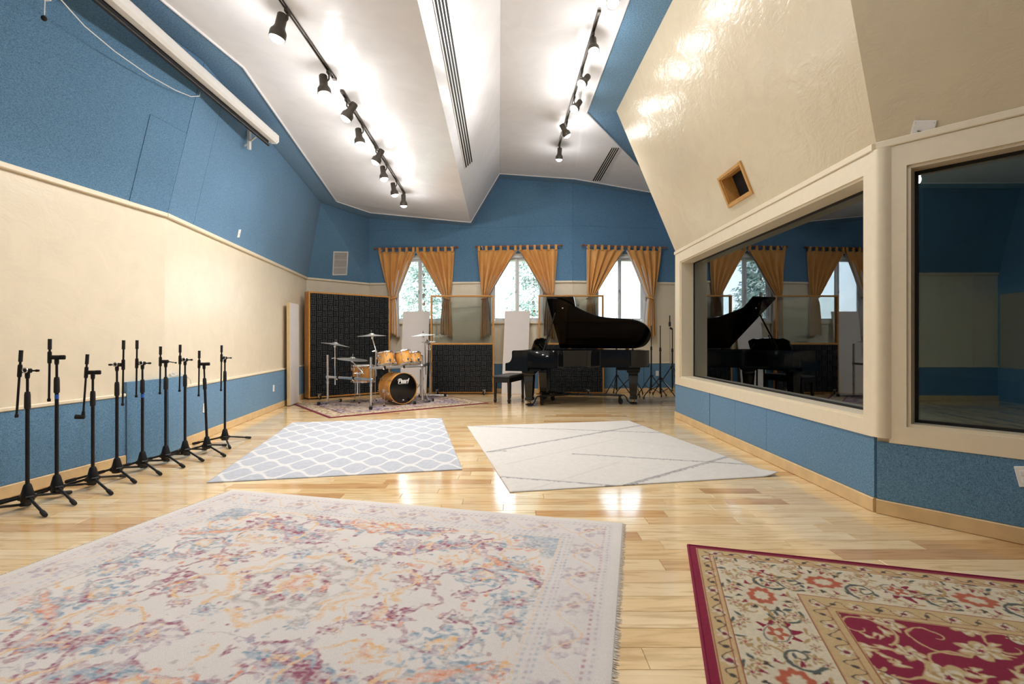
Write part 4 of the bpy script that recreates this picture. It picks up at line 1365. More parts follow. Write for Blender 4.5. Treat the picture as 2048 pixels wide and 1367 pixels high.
# ---- crimson rug at lower right -----------------------------------------
def crimson(u, v):
    W, D = 2.30, 1.75
    sh = u.shape; k = sh[1] / W
    wx = (vnoise(sh, 0.05 * k, 21) - 0.5) * 0.022; wy = (vnoise(sh, 0.05 * k, 22) - 0.5) * 0.022
    us, vs_ = u + wx, v + wy
    red, ivory, tan, rust, dark, gold, green = S(136, 26, 58), S(216, 204, 178), S(200, 172, 126), S(176, 92, 66), S(66, 58, 54), S(178, 146, 96), S(84, 92, 88)
    eu = np.minimum(u, W - u); ev = np.minimum(v, D - v)
    e = np.minimum(eu, ev)
    side = eu < ev
    t = np.where(side, v, u)
    img = np.ones(sh + (3,)) * red
    # field of cream flowers joined by vines
    fieldm = e > 0.585
    f = img.copy()
    rs = random.Random(12)
    for cy in np.arange(0.52, D - 0.3, 0.22):
        for cx in np.arange(0.52, W - 0.4, 0.25):
            a = rs.uniform(0, 6.28)
            f = scroll(f, us, vs_, cx + 0.12, cy + 0.10, 0.13, 1.2, a, 0.006, tan, rs.choice((1, -1)))
    for cy in np.arange(0.58, D - 0.3, 0.19):
        for cx in np.arange(0.58, W - 0.4, 0.21):
            jx, jy = cx + rs.uniform(-0.05, 0.05), cy + rs.uniform(-0.05, 0.05)
            r = rs.uniform(0.045, 0.085)
            if rs.random() < 0.55:
                f = flower(f, us, vs_, jx, jy, r, rs.choice((5, 6, 7)), [tan, ivory, gold, ivory, red], rs.random() * 3, rs.uniform(0.6, 1), 0.25, rs.random() * 3)
            else:
                f = palmette(f, us, vs_, jx, jy, r * 1.25, rs.uniform(0, 6.28), tan, ivory, gold, dark)
            for q in range(4):
                a = rs.uniform(0, 6.28)
                f = flower(f, us, vs_, jx + 0.14 * math.cos(a), jy + 0.14 * math.sin(a), rs.uniform(0.018, 0.034), 3, [tan, ivory], a, 0.45, 0.3, a)
    img = np.where(fieldm[..., None], f, img)
    # ivory main border
    bm = (e > 0.13) & (e <= 0.455)
    bd = np.ones(sh + (3,)) * ivory
    q = 0.31
    def border_coords(cen):
        return np.where(side, eu, ev) - cen
    ee = np.where(side, eu + wx, ev + wy)
    tloc = np.where(side, vs_, us)
    nrep = 0.62
    for kk, off in enumerate((0.30, 0.61)):
        tc = ((tloc - off + nrep / 2) % nrep) - nrep / 2
        x_, y_ = tc, ee - 0.295
        if kk == 0:
            bd = palmette(bd, x_, y_, 0, 0, 0.115, 0.6, red, ivory * 0.95, rust, green)
        else:
            bd = flower(bd, x_, y_, 0, 0, 0.115, 9, [ivory * 0.93, rust * 1.05, ivory * 0.93], 0, 0.8, 0.10)
            for j in range(14):
                a = j / 14 * 6.283
                bd = flower(bd, x_, y_, 0.125 * math.cos(a), 0.105 * math.sin(a), 0.016, 3, [red if j % 2 else dark], a, 0.6, 0.35, a)
        bd = scroll(bd, x_, y_, 0.155, 0.05, 0.085, 1.3, 1.0 + kk, 0.008, green, 1)
        bd = scroll(bd, x_, y_, -0.15, -0.06, 0.08, 1.3, 2.5 + kk, 0.008, gold, -1)
        for qi, (ax, ay) in enumerate(((0.15, -0.10), (-0.15, 0.10), (0.13, 0.13), (-0.10, -0.13), (0.0, 0.14), (0.02, -0.14), (0.22, 0.0), (-0.23, 0.02), (0.24, 0.12), (-0.24, -0.11), (0.20, -0.06), (-0.19, 0.05))):
            bd = flower(bd, x_, y_, ax, ay, 0.03 if qi % 2 else 0.022, 6, [gold * 0.85, ivory, red if qi % 3 else rust], ax * 9, 0.8, 0.3)
            bd = flower(bd, x_, y_, ax + 0.04, ay - 0.02, 0.02, 2, [green if qi % 2 else gold], ay * 20, 0.4, 0.3, ax * 15)
    img = np.where(bm[..., None], bd, img)
    # tan guard bands
    for lo, hi in ((0.042, 0.13), (0.455, 0.585)):
        gm = (e > lo) & (e <= hi)
        g = np.ones(sh + (3,)) * tan
        c = (lo + hi) / 2; hw = (hi - lo) / 2
        tc = (tloc % 0.09) - 0.045
        par = (np.floor(tloc / 0.09) % 2)
        g = over(g, soft(np.hypot(tc, ee - c) - 0.026 * (1 + 0.3 * np.cos(6 * np.arctan2(ee - c, tc))), 0.006) * (par > 0), ivory * 0.95)
        g = over(g, soft(np.hypot(tc, ee - c) - 0.012, 0.006), np.where((par > 0)[..., None], red, dark * 1.3))
        g = over(g, soft(np.abs(ee - c - hw * 0.45 * np.sin(tloc * 70)) - 0.0035, 0.005), dark * 1.5)
        g = over(g, soft(np.abs(e - lo - 0.004) - 0.003, 0.003), rust * 0.7)
        g = over(g, soft(np.abs(e - hi + 0.004) - 0.003, 0.003), rust * 0.7)
        g = over(g, soft(np.abs(e - hi + hw * 0.55) - 0.002, 0.003), rust * 0.8)
        img = np.where(gm[..., None], g, img)
    img *= (0.90 + 0.2 * vnoise(sh, 0.012 * k, 31, 2))[..., None]
    return np.clip(img, 0, 1)

C_, T_ = fl(1376, 1092), fl(2048, 1165)
xd = (T_ - C_).normalized(); angC = math.atan2(xd.y, xd.x)
root = thing('area_rug', 'crimson and ivory Persian rug cut off at the lower right corner', 'rug', C_, angC)
o = grid_rug('woven_field', '', (0, -1.75, 0), 0, 2.30, 1.75, 0.012, 0.0042, crimson, RMF)
o.parent = root
mb = MB()
for seg in (((0, 0), (2.3, 0)), ((0, -1.75), (2.3, -1.75)), ((0, 0), (0, -1.75)), ((2.3, 0), (2.3, -1.75))):
    mb.tube([(seg[0][0], seg[0][1], 0.0075), (seg[1][0], seg[1][1], 0.0075)], 0.007, 8)
mb.build('bound_edge', plain('crimson_wool', srgb(132, 24, 58), 0.9, bmp=0.3, bscale=200), root, smooth=60)

# ---- blue-grey trellis rug ---------------------------------------------
def trellis(u, v):
    sh = u.shape; k = sh[1] / 2.13
    base, line = S(192, 195, 203), S(228, 226, 224)
    pu, pv = 0.335, 0.47
    dd = []; dus = []
    for ou, ov in ((0, 0), (pu / 2, pv / 2)):
        du = np.abs((u + ou) % pu - pu / 2); dv = np.abs((v + ov) % pv - pv / 2)
        th = np.arctan2(dv / pv, du / pu)
        dus.append(du); dd.append((du / 0.150) ** 1.9 + (dv / 0.200) ** 1.9)
    img = np.ones(sh + (3,)) * base
    n = vnoise(sh, 0.02 * k, 41, 3)
    img *= (0.86 + 0.26 * n)[..., None]
    img = over(img, np.maximum(np.clip((0.44 - np.abs(dd[0] - dd[1] - 0.30 * np.sin(4 * np.pi * dus[0] / pu)) + 0.25 * (n - 0.5)) / 0.12, 0, 1), np.clip((np.minimum(dd[0], dd[1]) - 0.95) / 0.08, 0, 1)) * (0.75 + 0.35 * n), line)
    e = np.minimum(np.minimum(u, 2.13 - u), np.minimum(v, 3.1 - v))
    return np.clip(img, 0, 1)
A_, B_ = fl(413, 966), fl(930, 939)
xd = (B_ - A_).normalized(); angT = math.atan2(xd.y, xd.x)
o = grid_rug('area_rug', '', A_, angT, 2.15, 3.12, 0.012, 0.009, trellis, RM)
tag(o, 'pale blue-grey rug with white trellis pattern in front of the drums', 'rug')

# ---- cream rug with grey lines -------------------------------------------
D_, E_ = fl(1020, 985), fl(1557, 952)
xd = (E_ - D_).normalized(); angE = math.atan2(xd.y, xd.x)
def loc_of(x, y):
    p = fl(x, y) - D_
    ca, sa = math.cos(angE), math.sin(angE)
    return (p.x * ca + p.y * sa, -p.x * sa + p.y * ca)
cream_lines = [(loc_of(*a), loc_of(*b_), w) for a, b_, w in (((939, 853), (1337, 867), 0.020), ((977, 905), (1290, 850), 0.024), ((1147, 909), (1510, 931), 0.020), ((1462, 913), (1238, 976), 0.022), ((1000, 955), (1240, 974), 0.016), ((977, 905), (1010, 903), 0.02))]
faint_lines = [(loc_of(*a), loc_of(*b_), 0.010) for a, b_ in (((1012, 930), (1230, 880)), ((1110, 860), (1350, 895)), ((1050, 985), (1240, 925)), ((1250, 845), (1420, 895)))]
def sketch(u, v):
    sh = u.shape; k = sh[1] / 2.41
    img = np.ones(sh + (3,)) * S(224, 219, 212)
    n = vnoise(sh, 0.03 * k, 51, 3); n2 = vnoise(sh, 0.015 * k, 52, 2)
    img *= (0.93 + 0.13 * n)[..., None]
    for p, q, w in cream_lines:
        d = segline(u + (n - 0.5) * 0.02, v + (n2 - 0.5) * 0.02, p, q)
        img = over(img, soft(d - w * (0.5 + n2), 0.012) * (0.25 + 0.8 * n2), S(140, 138, 140))
    for p, q, w in faint_lines:
        img = over(img, soft(segline(u, v, p, q) - w, 0.02) * 0.25, S(170, 166, 162))
    return np.clip(img, 0, 1)
o = grid_rug('area_rug', '', D_, angE, 2.41, 3.08, 0.011, 0.010, sketch, RM,
             curl=lambda u, v: 0.035 * np.clip((u - 2.22) / 0.19, 0, 1) ** 2 * np.clip(1 - v / 0.3, 0, 1) ** 1.5)
tag(o, 'cream rug with loose grey diagonal lines and one curled corner', 'rug')

# ---- dark-bordered rug under the drums ------------------------------------
def drumrug(u, v):
    W, D = 3.0, 2.1
    sh = u.shape; k = sh[1] / W
    n = vnoise(sh, 0.12 * k, 61, 4); n2 = vnoise(sh, 0.03 * k, 62, 3); n3 = vnoise(sh, 0.35 * k, 63, 2)
    img = np.ones(sh + (3,)) * S(196, 178, 160)
    img = over(img, np.clip((n2 - 0.48) * 5, 0, 1), S(150, 132, 118))
    img = over(img, np.clip((n - 0.52) * 6, 0, 1) * np.clip((n2 - 0.35) * 4, 0, 1), S(126, 42, 70))
    img = over(img, np.clip((n3 - 0.52) * 8, 0, 1) * np.clip((n2 - 0.42) * 5, 0, 1), S(88, 78, 128))
    e = np.minimum(np.minimum(u, W - u), np.minimum(v, D - v))
    img = np.where(((e > 0.05) & (e < 0.30))[..., None], over(np.ones(sh + (3,)) * S(206, 188, 158), np.clip((n2 - 0.45) * 5, 0, 1), S(142, 114, 84)), img)
    img = over(img, soft(np.abs(e - 0.30) - 0.012, 0.01), S(120, 40, 56))
    img = over(img, (e < 0.045) * 1.0, S(112, 22, 44))
    return np.clip(img, 0, 1)
RA = fl(658, 836); RU = V((0.79, 0.61, 0)).normalized(); RV = V((-RU.y, RU.x, 0))
o = grid_rug('area_rug', '', RA, math.atan2(RU.y, RU.x), 3.0, 2.1, 0.012, 0.010, drumrug, RM)
tag(o, 'tan and purple rug with a dark red edge under the drum kit', 'rug')
# ------------------------------------------------------------------ microphone stands along the left wall
def mic_stand(label, loc, first_leg, pivot, top, bot, boom=(-0.045, -0.01), lean=0.0, band=False, clip=False, knob='ring', sleeve=0.08, legspan=0.345, group='microphone stands lined up by the left wall', short_leg=None):
    root = thing('microphone_stand', label, 'microphone stand', loc, 0, group)
    # hub
    MB().lathe([(0.0, 0.050), (0.034, 0.050), (0.040, 0.062), (0.040, 0.10), (0.033, 0.125), (0.024, 0.165), (0.018, 0.178), (0.0, 0.178)], 16).build('hub', 'black_metal', root, smooth=35)
    MB().lathe([(0.0, 0), (0.011, 0.0), (0.011, 0.003), (0.0, 0.003)], 12, axis_matrix((0.040 * math.cos(first_leg + 0.4), 0.040 * math.sin(first_leg + 0.4), 0.085), (math.cos(first_leg + 0.4), math.sin(first_leg + 0.4), 0))).build('badge', 'steel', root)
    for k in range(3):
        a = first_leg + k * 2 * math.pi / 3
        if short_leg and k == 1: a = short_leg
        d = V((math.cos(a), math.sin(a), 0))
        lp = [d * 0.03 + V((0, 0, 0.085)), d * (legspan - 0.04) + V((0, 0, 0.024))]
        leg = MB().tube(lp, 0.0095, 10).build('leg', 'black_metal', root, smooth=40)
        ft = MB().tube([d * (legspan - 0.075) + V((0, 0, 0.031)), d * (legspan - 0.065) + V((0, 0, 0.029)), d * (legspan - 0.015) + V((0, 0, 0.018)), d * legspan + V((0, 0, 0.0155))], [0.0115, 0.0145, 0.0155, 0.0125], 10)
        ft.build('rubber_foot', 'black_rubber', leg, smooth=50)
        MB().box((0, 0, 0), (0.05, 0.026, 0.03), axis_matrix(d * 0.035 + V((0, 0, 0.083)), (0, 0, 1), d), 0.004).build('leg_bracket', 'black_metal', root)
    ln = V((math.sin(lean), 0, math.cos(lean)))
    P0 = V((0, 0, 0.16))
    g0 = pivot - 0.26
    at = lambda z: P0 + ln * (z - 0.16)
    MB().cyl(at(0.16), at(g0 + 0.02), 0.0125, n=12).build('pole', 'black_metal', root, smooth=40)
    if band: MB().cyl(at(g0 - 0.055), at(g0 - 0.022), 0.0132, n=12).build('tape_band', 'blue_tape', root, smooth=40)
    MB().tube([at(g0 - 0.01), at(g0), at(g0 + 0.09), at(g0 + 0.11)], [0.0165, 0.0185, 0.0175, 0.0145], 14).build('clutch', 'black_rubber', root, smooth=40)
    MB().cyl(at(g0 + 0.10), at(pivot - 0.02), 0.0085, n=10).build('inner_tube', 'black_metal', root, smooth=40)
    # swivel head
    pv = at(pivot)
    bx = V((boom[0], boom[1], 0)); bd = bx.normalized()
    MB().tube([at(pivot - 0.055), at(pivot - 0.04), at(pivot - 0.012)], [0.012, 0.0145, 0.0145], 12).build('collar', 'black_metal', root, smooth=40)
    hd = MB().tube([pv - bd * 0.022, pv + bx * 0.75], 0.0165, 12).build('swivel', 'black_metal', root, smooth=40)
    if knob == 'ring':
        MB().ring(0.017, 0.004, 16, 6, axis_matrix(pv + V((0, -0.018, 0.004)), (0, 1, 0))).build('ring_nut', 'steel', hd, smooth=60)
        MB().tube([pv - bd * 0.02, pv - bd * 0.055], [0.006, 0.006], 8).tube([pv - bd * 0.052, pv - bd * 0.07], [0.010, 0.008], 10).build('thumb_screw', 'black_metal', root, smooth=40)
    elif knob == 'wing':
        MB().box((0, 0, 0), (0.014, 0.05, 0.034), axis_matrix(pv - bd * 0.034, (0, 0, 1), bd), 0.006).build('wing_knob', 'black_rubber', root)
    else:
        MB().tube([pv - bd * 0.02, pv - bd * 0.085 + V((0, 0, -0.012))], [0.005, 0.004], 8).lathe([(0, -0.009), (0.008, -0.005), (0.009, 0.003), (0, 0.009)], 10, Matrix.Translation(pv - bd * 0.088 + V((0, 0, -0.013)))).build('lever', 'black_metal', root, smooth=50)
    # boom folded down beside the pole
    bc = pv + bx
    td = V((bx.x * 0.0 + 0.0, 0, 1))
    tilt = V((0.07, 0, 1)).normalized() if clip or lean == 0 and sleeve == 0.081 else V((0.015, 0, 1)).normalized()
    bt = bc + tilt * (top - pivot); bb_ = bc - tilt * (pivot - bot)
    MB().cyl(bb_, bt, 0.0075, n=10).build('boom', 'black_metal', root, smooth=40)
    MB().tube([bt - tilt * sleeve, bt], 0.0125, 12).build('counterweight', 'black_rubber', root, smooth=40)
    MB().tube([bc - tilt * 0.045, bc - tilt * 0.035, bc + tilt * 0.035, bc + tilt * 0.045], [0.0115, 0.0135, 0.0135, 0.0115], 12).build('boom_clamp', 'black_metal', root, smooth=40)
    MB().tube([bb_ - tilt * 0.004, bb_ + tilt * 0.014, bb_ + tilt * 0.020], [0.011, 0.012, 0.008], 10).build('boom_tip', 'black_metal', root, smooth=40)
    if clip:
        MB().tube([bb_, bb_ - tilt * 0.025], [0.013, 0.012], 10).tube([bb_ - tilt * 0.03 + V((0.012, 0, 0)), bb_ - tilt * 0.036 + V((-0.045, -0.02, 0.012))], [0.016, 0.019], 12).build('microphone_clip', 'black_rubber', root, smooth=40)
    return root

m36 = R(-31)
stand_spec = [
    ('black microphone stand just outside the left edge, one leg reaching in', (-3.50, 3.28), 0.98, 1.13, 0.65, {}),
    ('black microphone stand nearest the camera, first in the row', (-3.45, 3.56), 0.983, 1.129, 0.655, dict(sleeve=0.081)),
    ('tallest black microphone stand, blue band, second in the row', (-3.46, 3.80), 1.07, 1.21, 0.74, dict(band=True, knob='wing')),
    ('black microphone stand with a clip on its lowered boom', (-3.387, 4.04), 0.94, 1.087, 0.61, dict(clip=True, knob='wing')),
    ('black microphone stand whose boom hangs on the right of its pole', (-3.437, 4.35), 0.987, 1.20, 0.635, dict(boom=(0.055, 0.0))),
    ('black microphone stand with a blue band in front of the raised blue panel', (-3.40, 4.60), 0.988, 1.20, 0.68, dict(band=True)),
    ('black microphone stand with a long lever, in front of the wall bend', (-3.366, 4.86), 0.993, 1.14, 0.68, dict(knob='lever')),
    ('black microphone stand seventh in the row, beside the raised blue panel', (-3.335, 5.10), 1.0, 1.155, 0.68, dict()),
    ('shorter leaning black microphone stand, eighth in the row', (-3.24, 5.31), 0.948, 1.09, 0.61, dict(knob='wing', lean=-0.04)),
    ('black microphone stand furthest along the left wall', (-3.313, 5.77), 0.995, 1.142, 0.62, dict(boom=(-0.028, -0.02))),
]
for i, (lab, loc, pv, tp, bt, kw) in enumerate(stand_spec):
    ang = m36 if i < 9 else R(-52)
    mic_stand(lab, (loc[0], loc[1], 0), ang, pv, tp, bt, **kw)

# ------------------------------------------------------------------ tall tripod stands behind the piano
def tripod_stand(label, loc, h, rot, collar=0.55, foot=0.38, boomed=False, low=False):
    root = thing('tripod_stand', label, 'stand', loc, rot, 'black tripod stands behind the piano')
    MB().cyl((0, 0, 0.10), (0, 0, h * 0.68), 0.016, n=12).build('pole', 'black_metal', root, smooth=40)
    MB().cyl((0, 0, h * 0.66), (0, 0, h), 0.010, n=10).build('inner_tube', 'black_metal', root, smooth=40)
    MB().tube([(0, 0, h * 0.65), (0, 0, h * 0.655), (0, 0, h * 0.70)], [0.02, 0.023, 0.019], 12).build('clutch', 'black_rubber', root, smooth=40)
    MB().tube([(0, 0, collar - 0.03), (0, 0, collar + 0.03)], 0.026, 14).build('collar', 'black_metal', root, smooth=40)
    MB().tube([(0.02, 0, collar), (0.05, 0, collar)], 0.012, 8).build('knob', 'black_rubber', root, smooth=40)
    for k in range(3):
        a = k * 2 * math.pi / 3
        d = V((math.cos(a), math.sin(a), 0))
        pts = [d * 0.02 + V((0, 0, collar))]
        pts += [d * (foot * 0.9) + V((0, 0, 0.10)), d * (foot * 0.97) + V((0, 0, 0.06)), d * foot + V((0, 0, 0.02))] if low else [d * foot + V((0, 0, 0.02))]
        leg = MB().tube(pts, 0.011, 8).build('leg', 'black_metal', root, smooth=40)
        MB().tube([d * (foot - 0.004) + V((0, 0, 0.045)), d * foot + V((0, 0, 0.0))], [0.014, 0.016], 10).build('rubber_foot', 'black_rubber', leg, smooth=40)
        MB().tube([V((0, 0, 0.13)) + d * 0.015, d * foot * 0.5 + V((0, 0, collar * 0.53))], 0.007, 6).build('brace', 'steel' if boomed else 'black_metal', root, smooth=40)
    if boomed:
        MB().tube([(0.0, 0, h - 0.02), (0.05, 0, h + 0.01)], 0.022, 12).build('swivel', 'black_metal', root, smooth=40)
        MB().cyl((0.045, 0, 0.50), (0.055, 0, h + 0.26), 0.008, n=8).build('boom', 'steel', root, smooth=40)
        MB().cyl((0.055, 0, h + 0.12), (0.055, 0, h + 0.28), 0.012, n=10).build('counterweight', 'black_rubber', root, smooth=40)
        MB().box((0.055, 0, h + 0.09), (0.045, 0.045, 0.10), None, 0.006).build('boom_clamp', 'black_metal', root)
    return root
tripod_stand('black boom stand by itself at the right, beside the control room corner', (3.48, 10.85, 0), 1.46, R(150), 0.62, 0.42, True)
tripod_stand('black tripod stand just right of the gobo behind the piano', (2.30, 11.0, 0), 1.70, R(-30), 0.42, 0.32)
tripod_stand('black tripod stand under the piano between gobo and tail leg', (2.62, 10.85, 0), 1.66, R(-80), 0.42, 0.36, low=True)
tripod_stand('black tripod stand directly behind the piano tail leg', (3.05, 10.95, 0), 1.52, R(-40), 0.42, 0.34)
tripod_stand('black tripod stand with thick feet to the right of the piano tail', (3.04, 10.25, 0), 1.50, R(-50), 0.42, 0.36, low=True)

# ------------------------------------------------------------------ acoustic gobos
plain('foam_black', srgb(40, 42, 45), 0.4, vary=0.1, scale=40)
plain('gobo_wood', srgb(200, 142, 74), 0.42, vary=0.14, scale=11)
FB = 0.112
def foam_block_mesh():
    """one square of wedge foam, four ridges"""
    mb = MB()
    n = 3; w = FB - 0.006; p = w / n
    for k in range(n):
        x0 = -w / 2 + k * p; x1 = x0 + p
        vs = [(x0 + p * 0.14, 0, -w / 2), (x1 - p * 0.14, 0, -w / 2), (x0 + p * 0.20, -0.042, -w / 2 + 0.004), (x1 - p * 0.20, -0.042, -w / 2 + 0.004),
              (x0 + p * 0.14, 0, w / 2), (x1 - p * 0.14, 0, w / 2), (x0 + p * 0.20, -0.042, w / 2 - 0.004), (x1 - p * 0.20, -0.042, w / 2 - 0.004)]
        mb.add(vs, [(0, 2, 6, 4), (2, 3, 7, 6), (3, 1, 5, 7), (0, 1, 3, 2), (4, 6, 7, 5)])
    return mb
foam_src = [None]
def foam_field(parent, x0, x1, z0, z1, y):
    nx = int((x1 - x0) / FB); nz = int((z1 - z0) / FB)
    fx = (x1 - x0) / nx / FB; fz = (z1 - z0) / nz / FB
    for i in range(nx):
        for j in range(nz):
            if foam_src[0] is None:
                foam_src[0] = o = foam_block_mesh().build('foam_block', 'foam_black', parent)
            else:
                o = copy_obj(foam_src[0], parent)
            o.location = (x0 + (i + 0.5) * FB * fx, y, z0 + (j + 0.5) * FB * fz)
            o.rotation_euler = (0, R(90) if (i + j) % 2 else 0, 0)
            o.scale = (fx, 1, fz) if (i + j) % 2 == 0 else (fz, 1, fx)

def caster(parent, x, y, z=0.0, r=0.045, rot=0.3, mat='steel'):
    M = Matrix.Translation((x, y, z)) @ Matrix.Rotation(rot, 4, 'Z')
    c = MB().box((0, 0, 2 * r + 0.035), (0.075, 0.075, 0.008), M, 0.002).cyl(M @ V((0, 0, 2 * r + 0.01)), M @ V((0, 0, 2 * r + 0.032)), 0.02, n=12)
    for s in (-1, 1):
        c.add([(s * 0.018, -0.02, 2 * r + 0.012), (s * 0.018, 0.02, 2 * r + 0.012), (s * 0.018, 0.012 - 0.02, r - 0.012), (s * 0.018, -0.012 - 0.02, r - 0.012),
               (s * 0.022, -0.02, 2 * r + 0.012), (s * 0.022, 0.02, 2 * r + 0.012), (s * 0.022, 0.012 - 0.02, r - 0.012), (s * 0.022, -0.012 - 0.02, r - 0.012)],
              [(0, 1, 2, 3), (7, 6, 5, 4), (0, 4, 5, 1), (1, 5, 6, 2), (2, 6, 7, 3), (3, 7, 4, 0)], M)
    o = c.build('caster', mat, parent)
    w = MB().lathe([(0, -0.014), (r * 0.8, -0.014), (r, -0.008), (r, 0.008), (r * 0.8, 0.014), (0, 0.014)], 18, M @ Matrix.Translation((0, -0.02, r)) @ Matrix.Rotation(R(90), 4, 'Y'))
    w.build('wheel', 'black_rubber', o, smooth=40)

def gobo(label, a, b_, thick, height, mid=None):
    """a, b_: floor points of the front face, left and right"""
    d = (b_ - a); L = d.length; ang = math.atan2(d.y, d.x)
    root = thing('acoustic_gobo', label, 'acoustic panel', a, ang, 'wheeled acoustic gobos against the back wall')
    t = 0.034; z0 = 0.025
    def board(x0, x1, y0, y1, za, zb_): return MB().box(((x0 + x1) / 2, (y0 + y1) / 2, (za + zb_) / 2), (x1 - x0, y1 - y0, zb_ - za), None, 0.004).build('frame_board', 'gobo_wood', root)
    board(0, t, 0, thick, z0, height); board(L - t, L, 0, thick, z0, height)
    board(t, L - t, 0, thick, height - t, height); board(t, L - t, 0, thick, z0, z0 + 0.03)
    ftop = height - t
    if mid:
        board(t, L - t, 0, thick, mid - 0.02, mid + 0.02)
        ftop = mid - 0.02
        MB().box((L / 2, thick * 0.5, (mid + 0.02 + height - t) / 2), (L - 2 * t, 0.008, height - t - mid - 0.02), None).build('clear_panel', 'acrylic', root)
    MB().box((L / 2, thick / 2, (z0 + 0.03 + ftop) / 2), (L - 2 * t, thick * 0.8, ftop - z0 - 0.03)).build('core', 'foam_black', root)
    foam_field(root, t + 0.002, L - t - 0.002, z0 + 0.032, ftop - 0.002, thick * 0.1 - 0.001)
    return root
g1 = gobo('tall black foam gobo in a wooden frame behind the drum kit', V((-4.10, 10.08, 0)), V((-2.745, 11.25, 0)), 0.25, 2.19)
g2 = gobo('low black foam gobo with a clear upper window, between the drums and the bench', fl(861, 788.0), fl(988, 788.0), 0.10, 2.20, 1.12)
g3 = gobo('low black foam gobo with a clear upper window, standing behind the piano', fl(1077, 788.5), fl(1208, 788.5), 0.10, 2.20, 1.12)
for g, xs in ((g1, (0.18, 1.55)), (g2, (0.16, 1.20)), (g3, (0.16, 1.10))):
    for x in xs: caster(g, x, -0.09, 0.0, 0.04, 0.5 if x < 1 else -0.6)

# ------------------------------------------------------------------ loose white boards
plain('white_board', srgb(226, 218, 212), 0.6, vary=0.03, scale=4)
plain('board_edge', srgb(214, 186, 140), 0.6)
def board(label, a, b_, top_shift, height, thick, n):
    """a, b_: floor corners of the front face; leans back by top_shift along -n"""
    root = thing('leaning_board', label, 'board', a, 0, 'loose white acoustic boards')
    up = V((0, 0, height)) + top_shift
    q = [a, b_, b_ + up, a + up]
    nn = (q[1] - q[0]).cross(q[3] - q[0]).normalized()
    if nn.dot(n) < 0: nn = -nn
    MB().slab([p + nn * 0.001 for p in q], -nn * thick).build('core', 'board_edge', root, world=True)
    e = 0.004
    ex = (b_ - a).normalized() * e; uz = up.normalized() * e
    MB().slab([q[0] + ex + uz + nn * 0.001, q[1] - ex + uz + nn * 0.001, q[2] - ex - uz + nn * 0.001, q[3] + ex - uz + nn * 0.001], nn * 0.004).build('facing', 'white_board', root, world=True)
    return root
board('narrow white board leaning on the left wall beside the tall gobo', V((-4.035, 9.09, 0.012)), V((-4.10, 9.62, 0.012)), V((-0.02, 0.03, 0)), 1.88, 0.055, V((1, -0.4, 0)))
board('white board leaning under the window behind the drum kit', V((-2.55, 11.32, 0)), V((-1.94, 11.32, 0)), V((0.05, 0.16, 0)), 1.86, 0.04, V((0, -1, 0)))
board('white board leaning under the middle window beside the piano bench', V((-0.235, 11.12, 0)), V((0.335, 11.12, 0)), V((0.075, 0.2, 0)), 1.86, 0.04, V((0, -1, 0)))
# ------------------------------------------------------------------ grand piano
m, nt, b = new_mat('piano_black'); MATS['piano_black'] = m
n1 = noise_node(nt, 2.0)
c = ramp(nt, n1.outputs[0], [(0.3, (0.0045, 0.005, 0.006)), (0.7, (0.006, 0.0065, 0.008))])
link(nt, c.outputs[0], b.inputs['Base Color'])
b.inputs['Roughness'].default_value = 0.06
b.inputs['Specular IOR Level'].default_value = 0.42
plain('plate_gold', srgb(186, 140, 74), 0.4, 0.7, vary=0.08)
plain('spruce', srgb(120, 88, 52), 0.5, vary=0.1)
plain('ivory_key', srgb(238, 234, 222), 0.3)
plain('bench_vinyl', srgb(40, 40, 44), 0.45, vary=0.1, bmp=0.1)

PANG = R(-17)
PO = V((-0.12, 9.05, 0))
piano = thing('grand_piano', 'glossy black concert grand piano with its lid propped open', 'piano', PO, PANG)
def spline(pts, n=6):
    out = []
    k = len(pts)
    for i in range(k - 1):
        p0 = V((*pts[max(0, i - 1)], 0)); p1_ = V((*pts[i], 0)); p2_ = V((*pts[i + 1], 0)); p3 = V((*pts[min(k - 1, i + 2)], 0))
        for j in range(n):
            t = j / n
            q = 0.5 * ((2 * p1_) + (p2_ - p0) * t + (2 * p0 - 5 * p1_ + 4 * p2_ - p3) * t * t + (3 * p1_ - p0 - 3 * p2_ + p3) * t ** 3)
            out.append((q.x, q.y))
    out.append(tuple(pts[-1]))
    return out
bent = spline([(0.80, 0.0), (1.02, 0.08), (1.28, 0.34), (1.58, 0.53), (1.90, 0.60), (2.18, 0.64), (2.38, 0.76), (2.48, 0.96), (2.47, 1.18), (2.36, 1.40), (2.18, 1.49), (2.0, 1.5)], 5)
outline = [(0.16, 0.0)] + bent + [(0.16, 1.5)]
ccx, ccy = 1.1, 0.85
inner = [(ccx + (x - ccx) * 0.945, ccy + (y - ccy) * 0.925) for x, y in outline]
k = len(outline)
Z0, Z1 = 0.705, 1.016
vs = [(x, y, Z0) for x, y in outline] + [(x, y, Z1 - 0.006) for x, y in outline] + [(ccx + (x - ccx) * 0.996, ccy + (y - ccy) * 0.996, Z1) for x, y in outline] + [(x, y, Z1) for x, y in inner] + [(x, y, 0.90) for x, y in inner]
fs = [tuple(range(k))[::-1]]
for r_ in range(4):
    for i in range(k):
        j = (i + 1) % k
        fs.append((r_ * k + i, r_ * k + j, (r_ + 1) * k + j, (r_ + 1) * k + i))
fs.append(tuple(range(4 * k, 5 * k)))
MB().add(vs, fs).build('case_rim', 'piano_black', piano, smooth=30)
MB().prism([(ccx + (x - ccx) * 0.94, ccy + (y - ccy) * 0.92) for x, y in outline], 0.901, 0.915).build('soundboard', 'spruce', piano)
plate = MB()
plate.prism([(0.62, 0.08), (0.95, 0.08), (0.80, 1.42), (0.62, 1.42)], 0.93, 0.95)
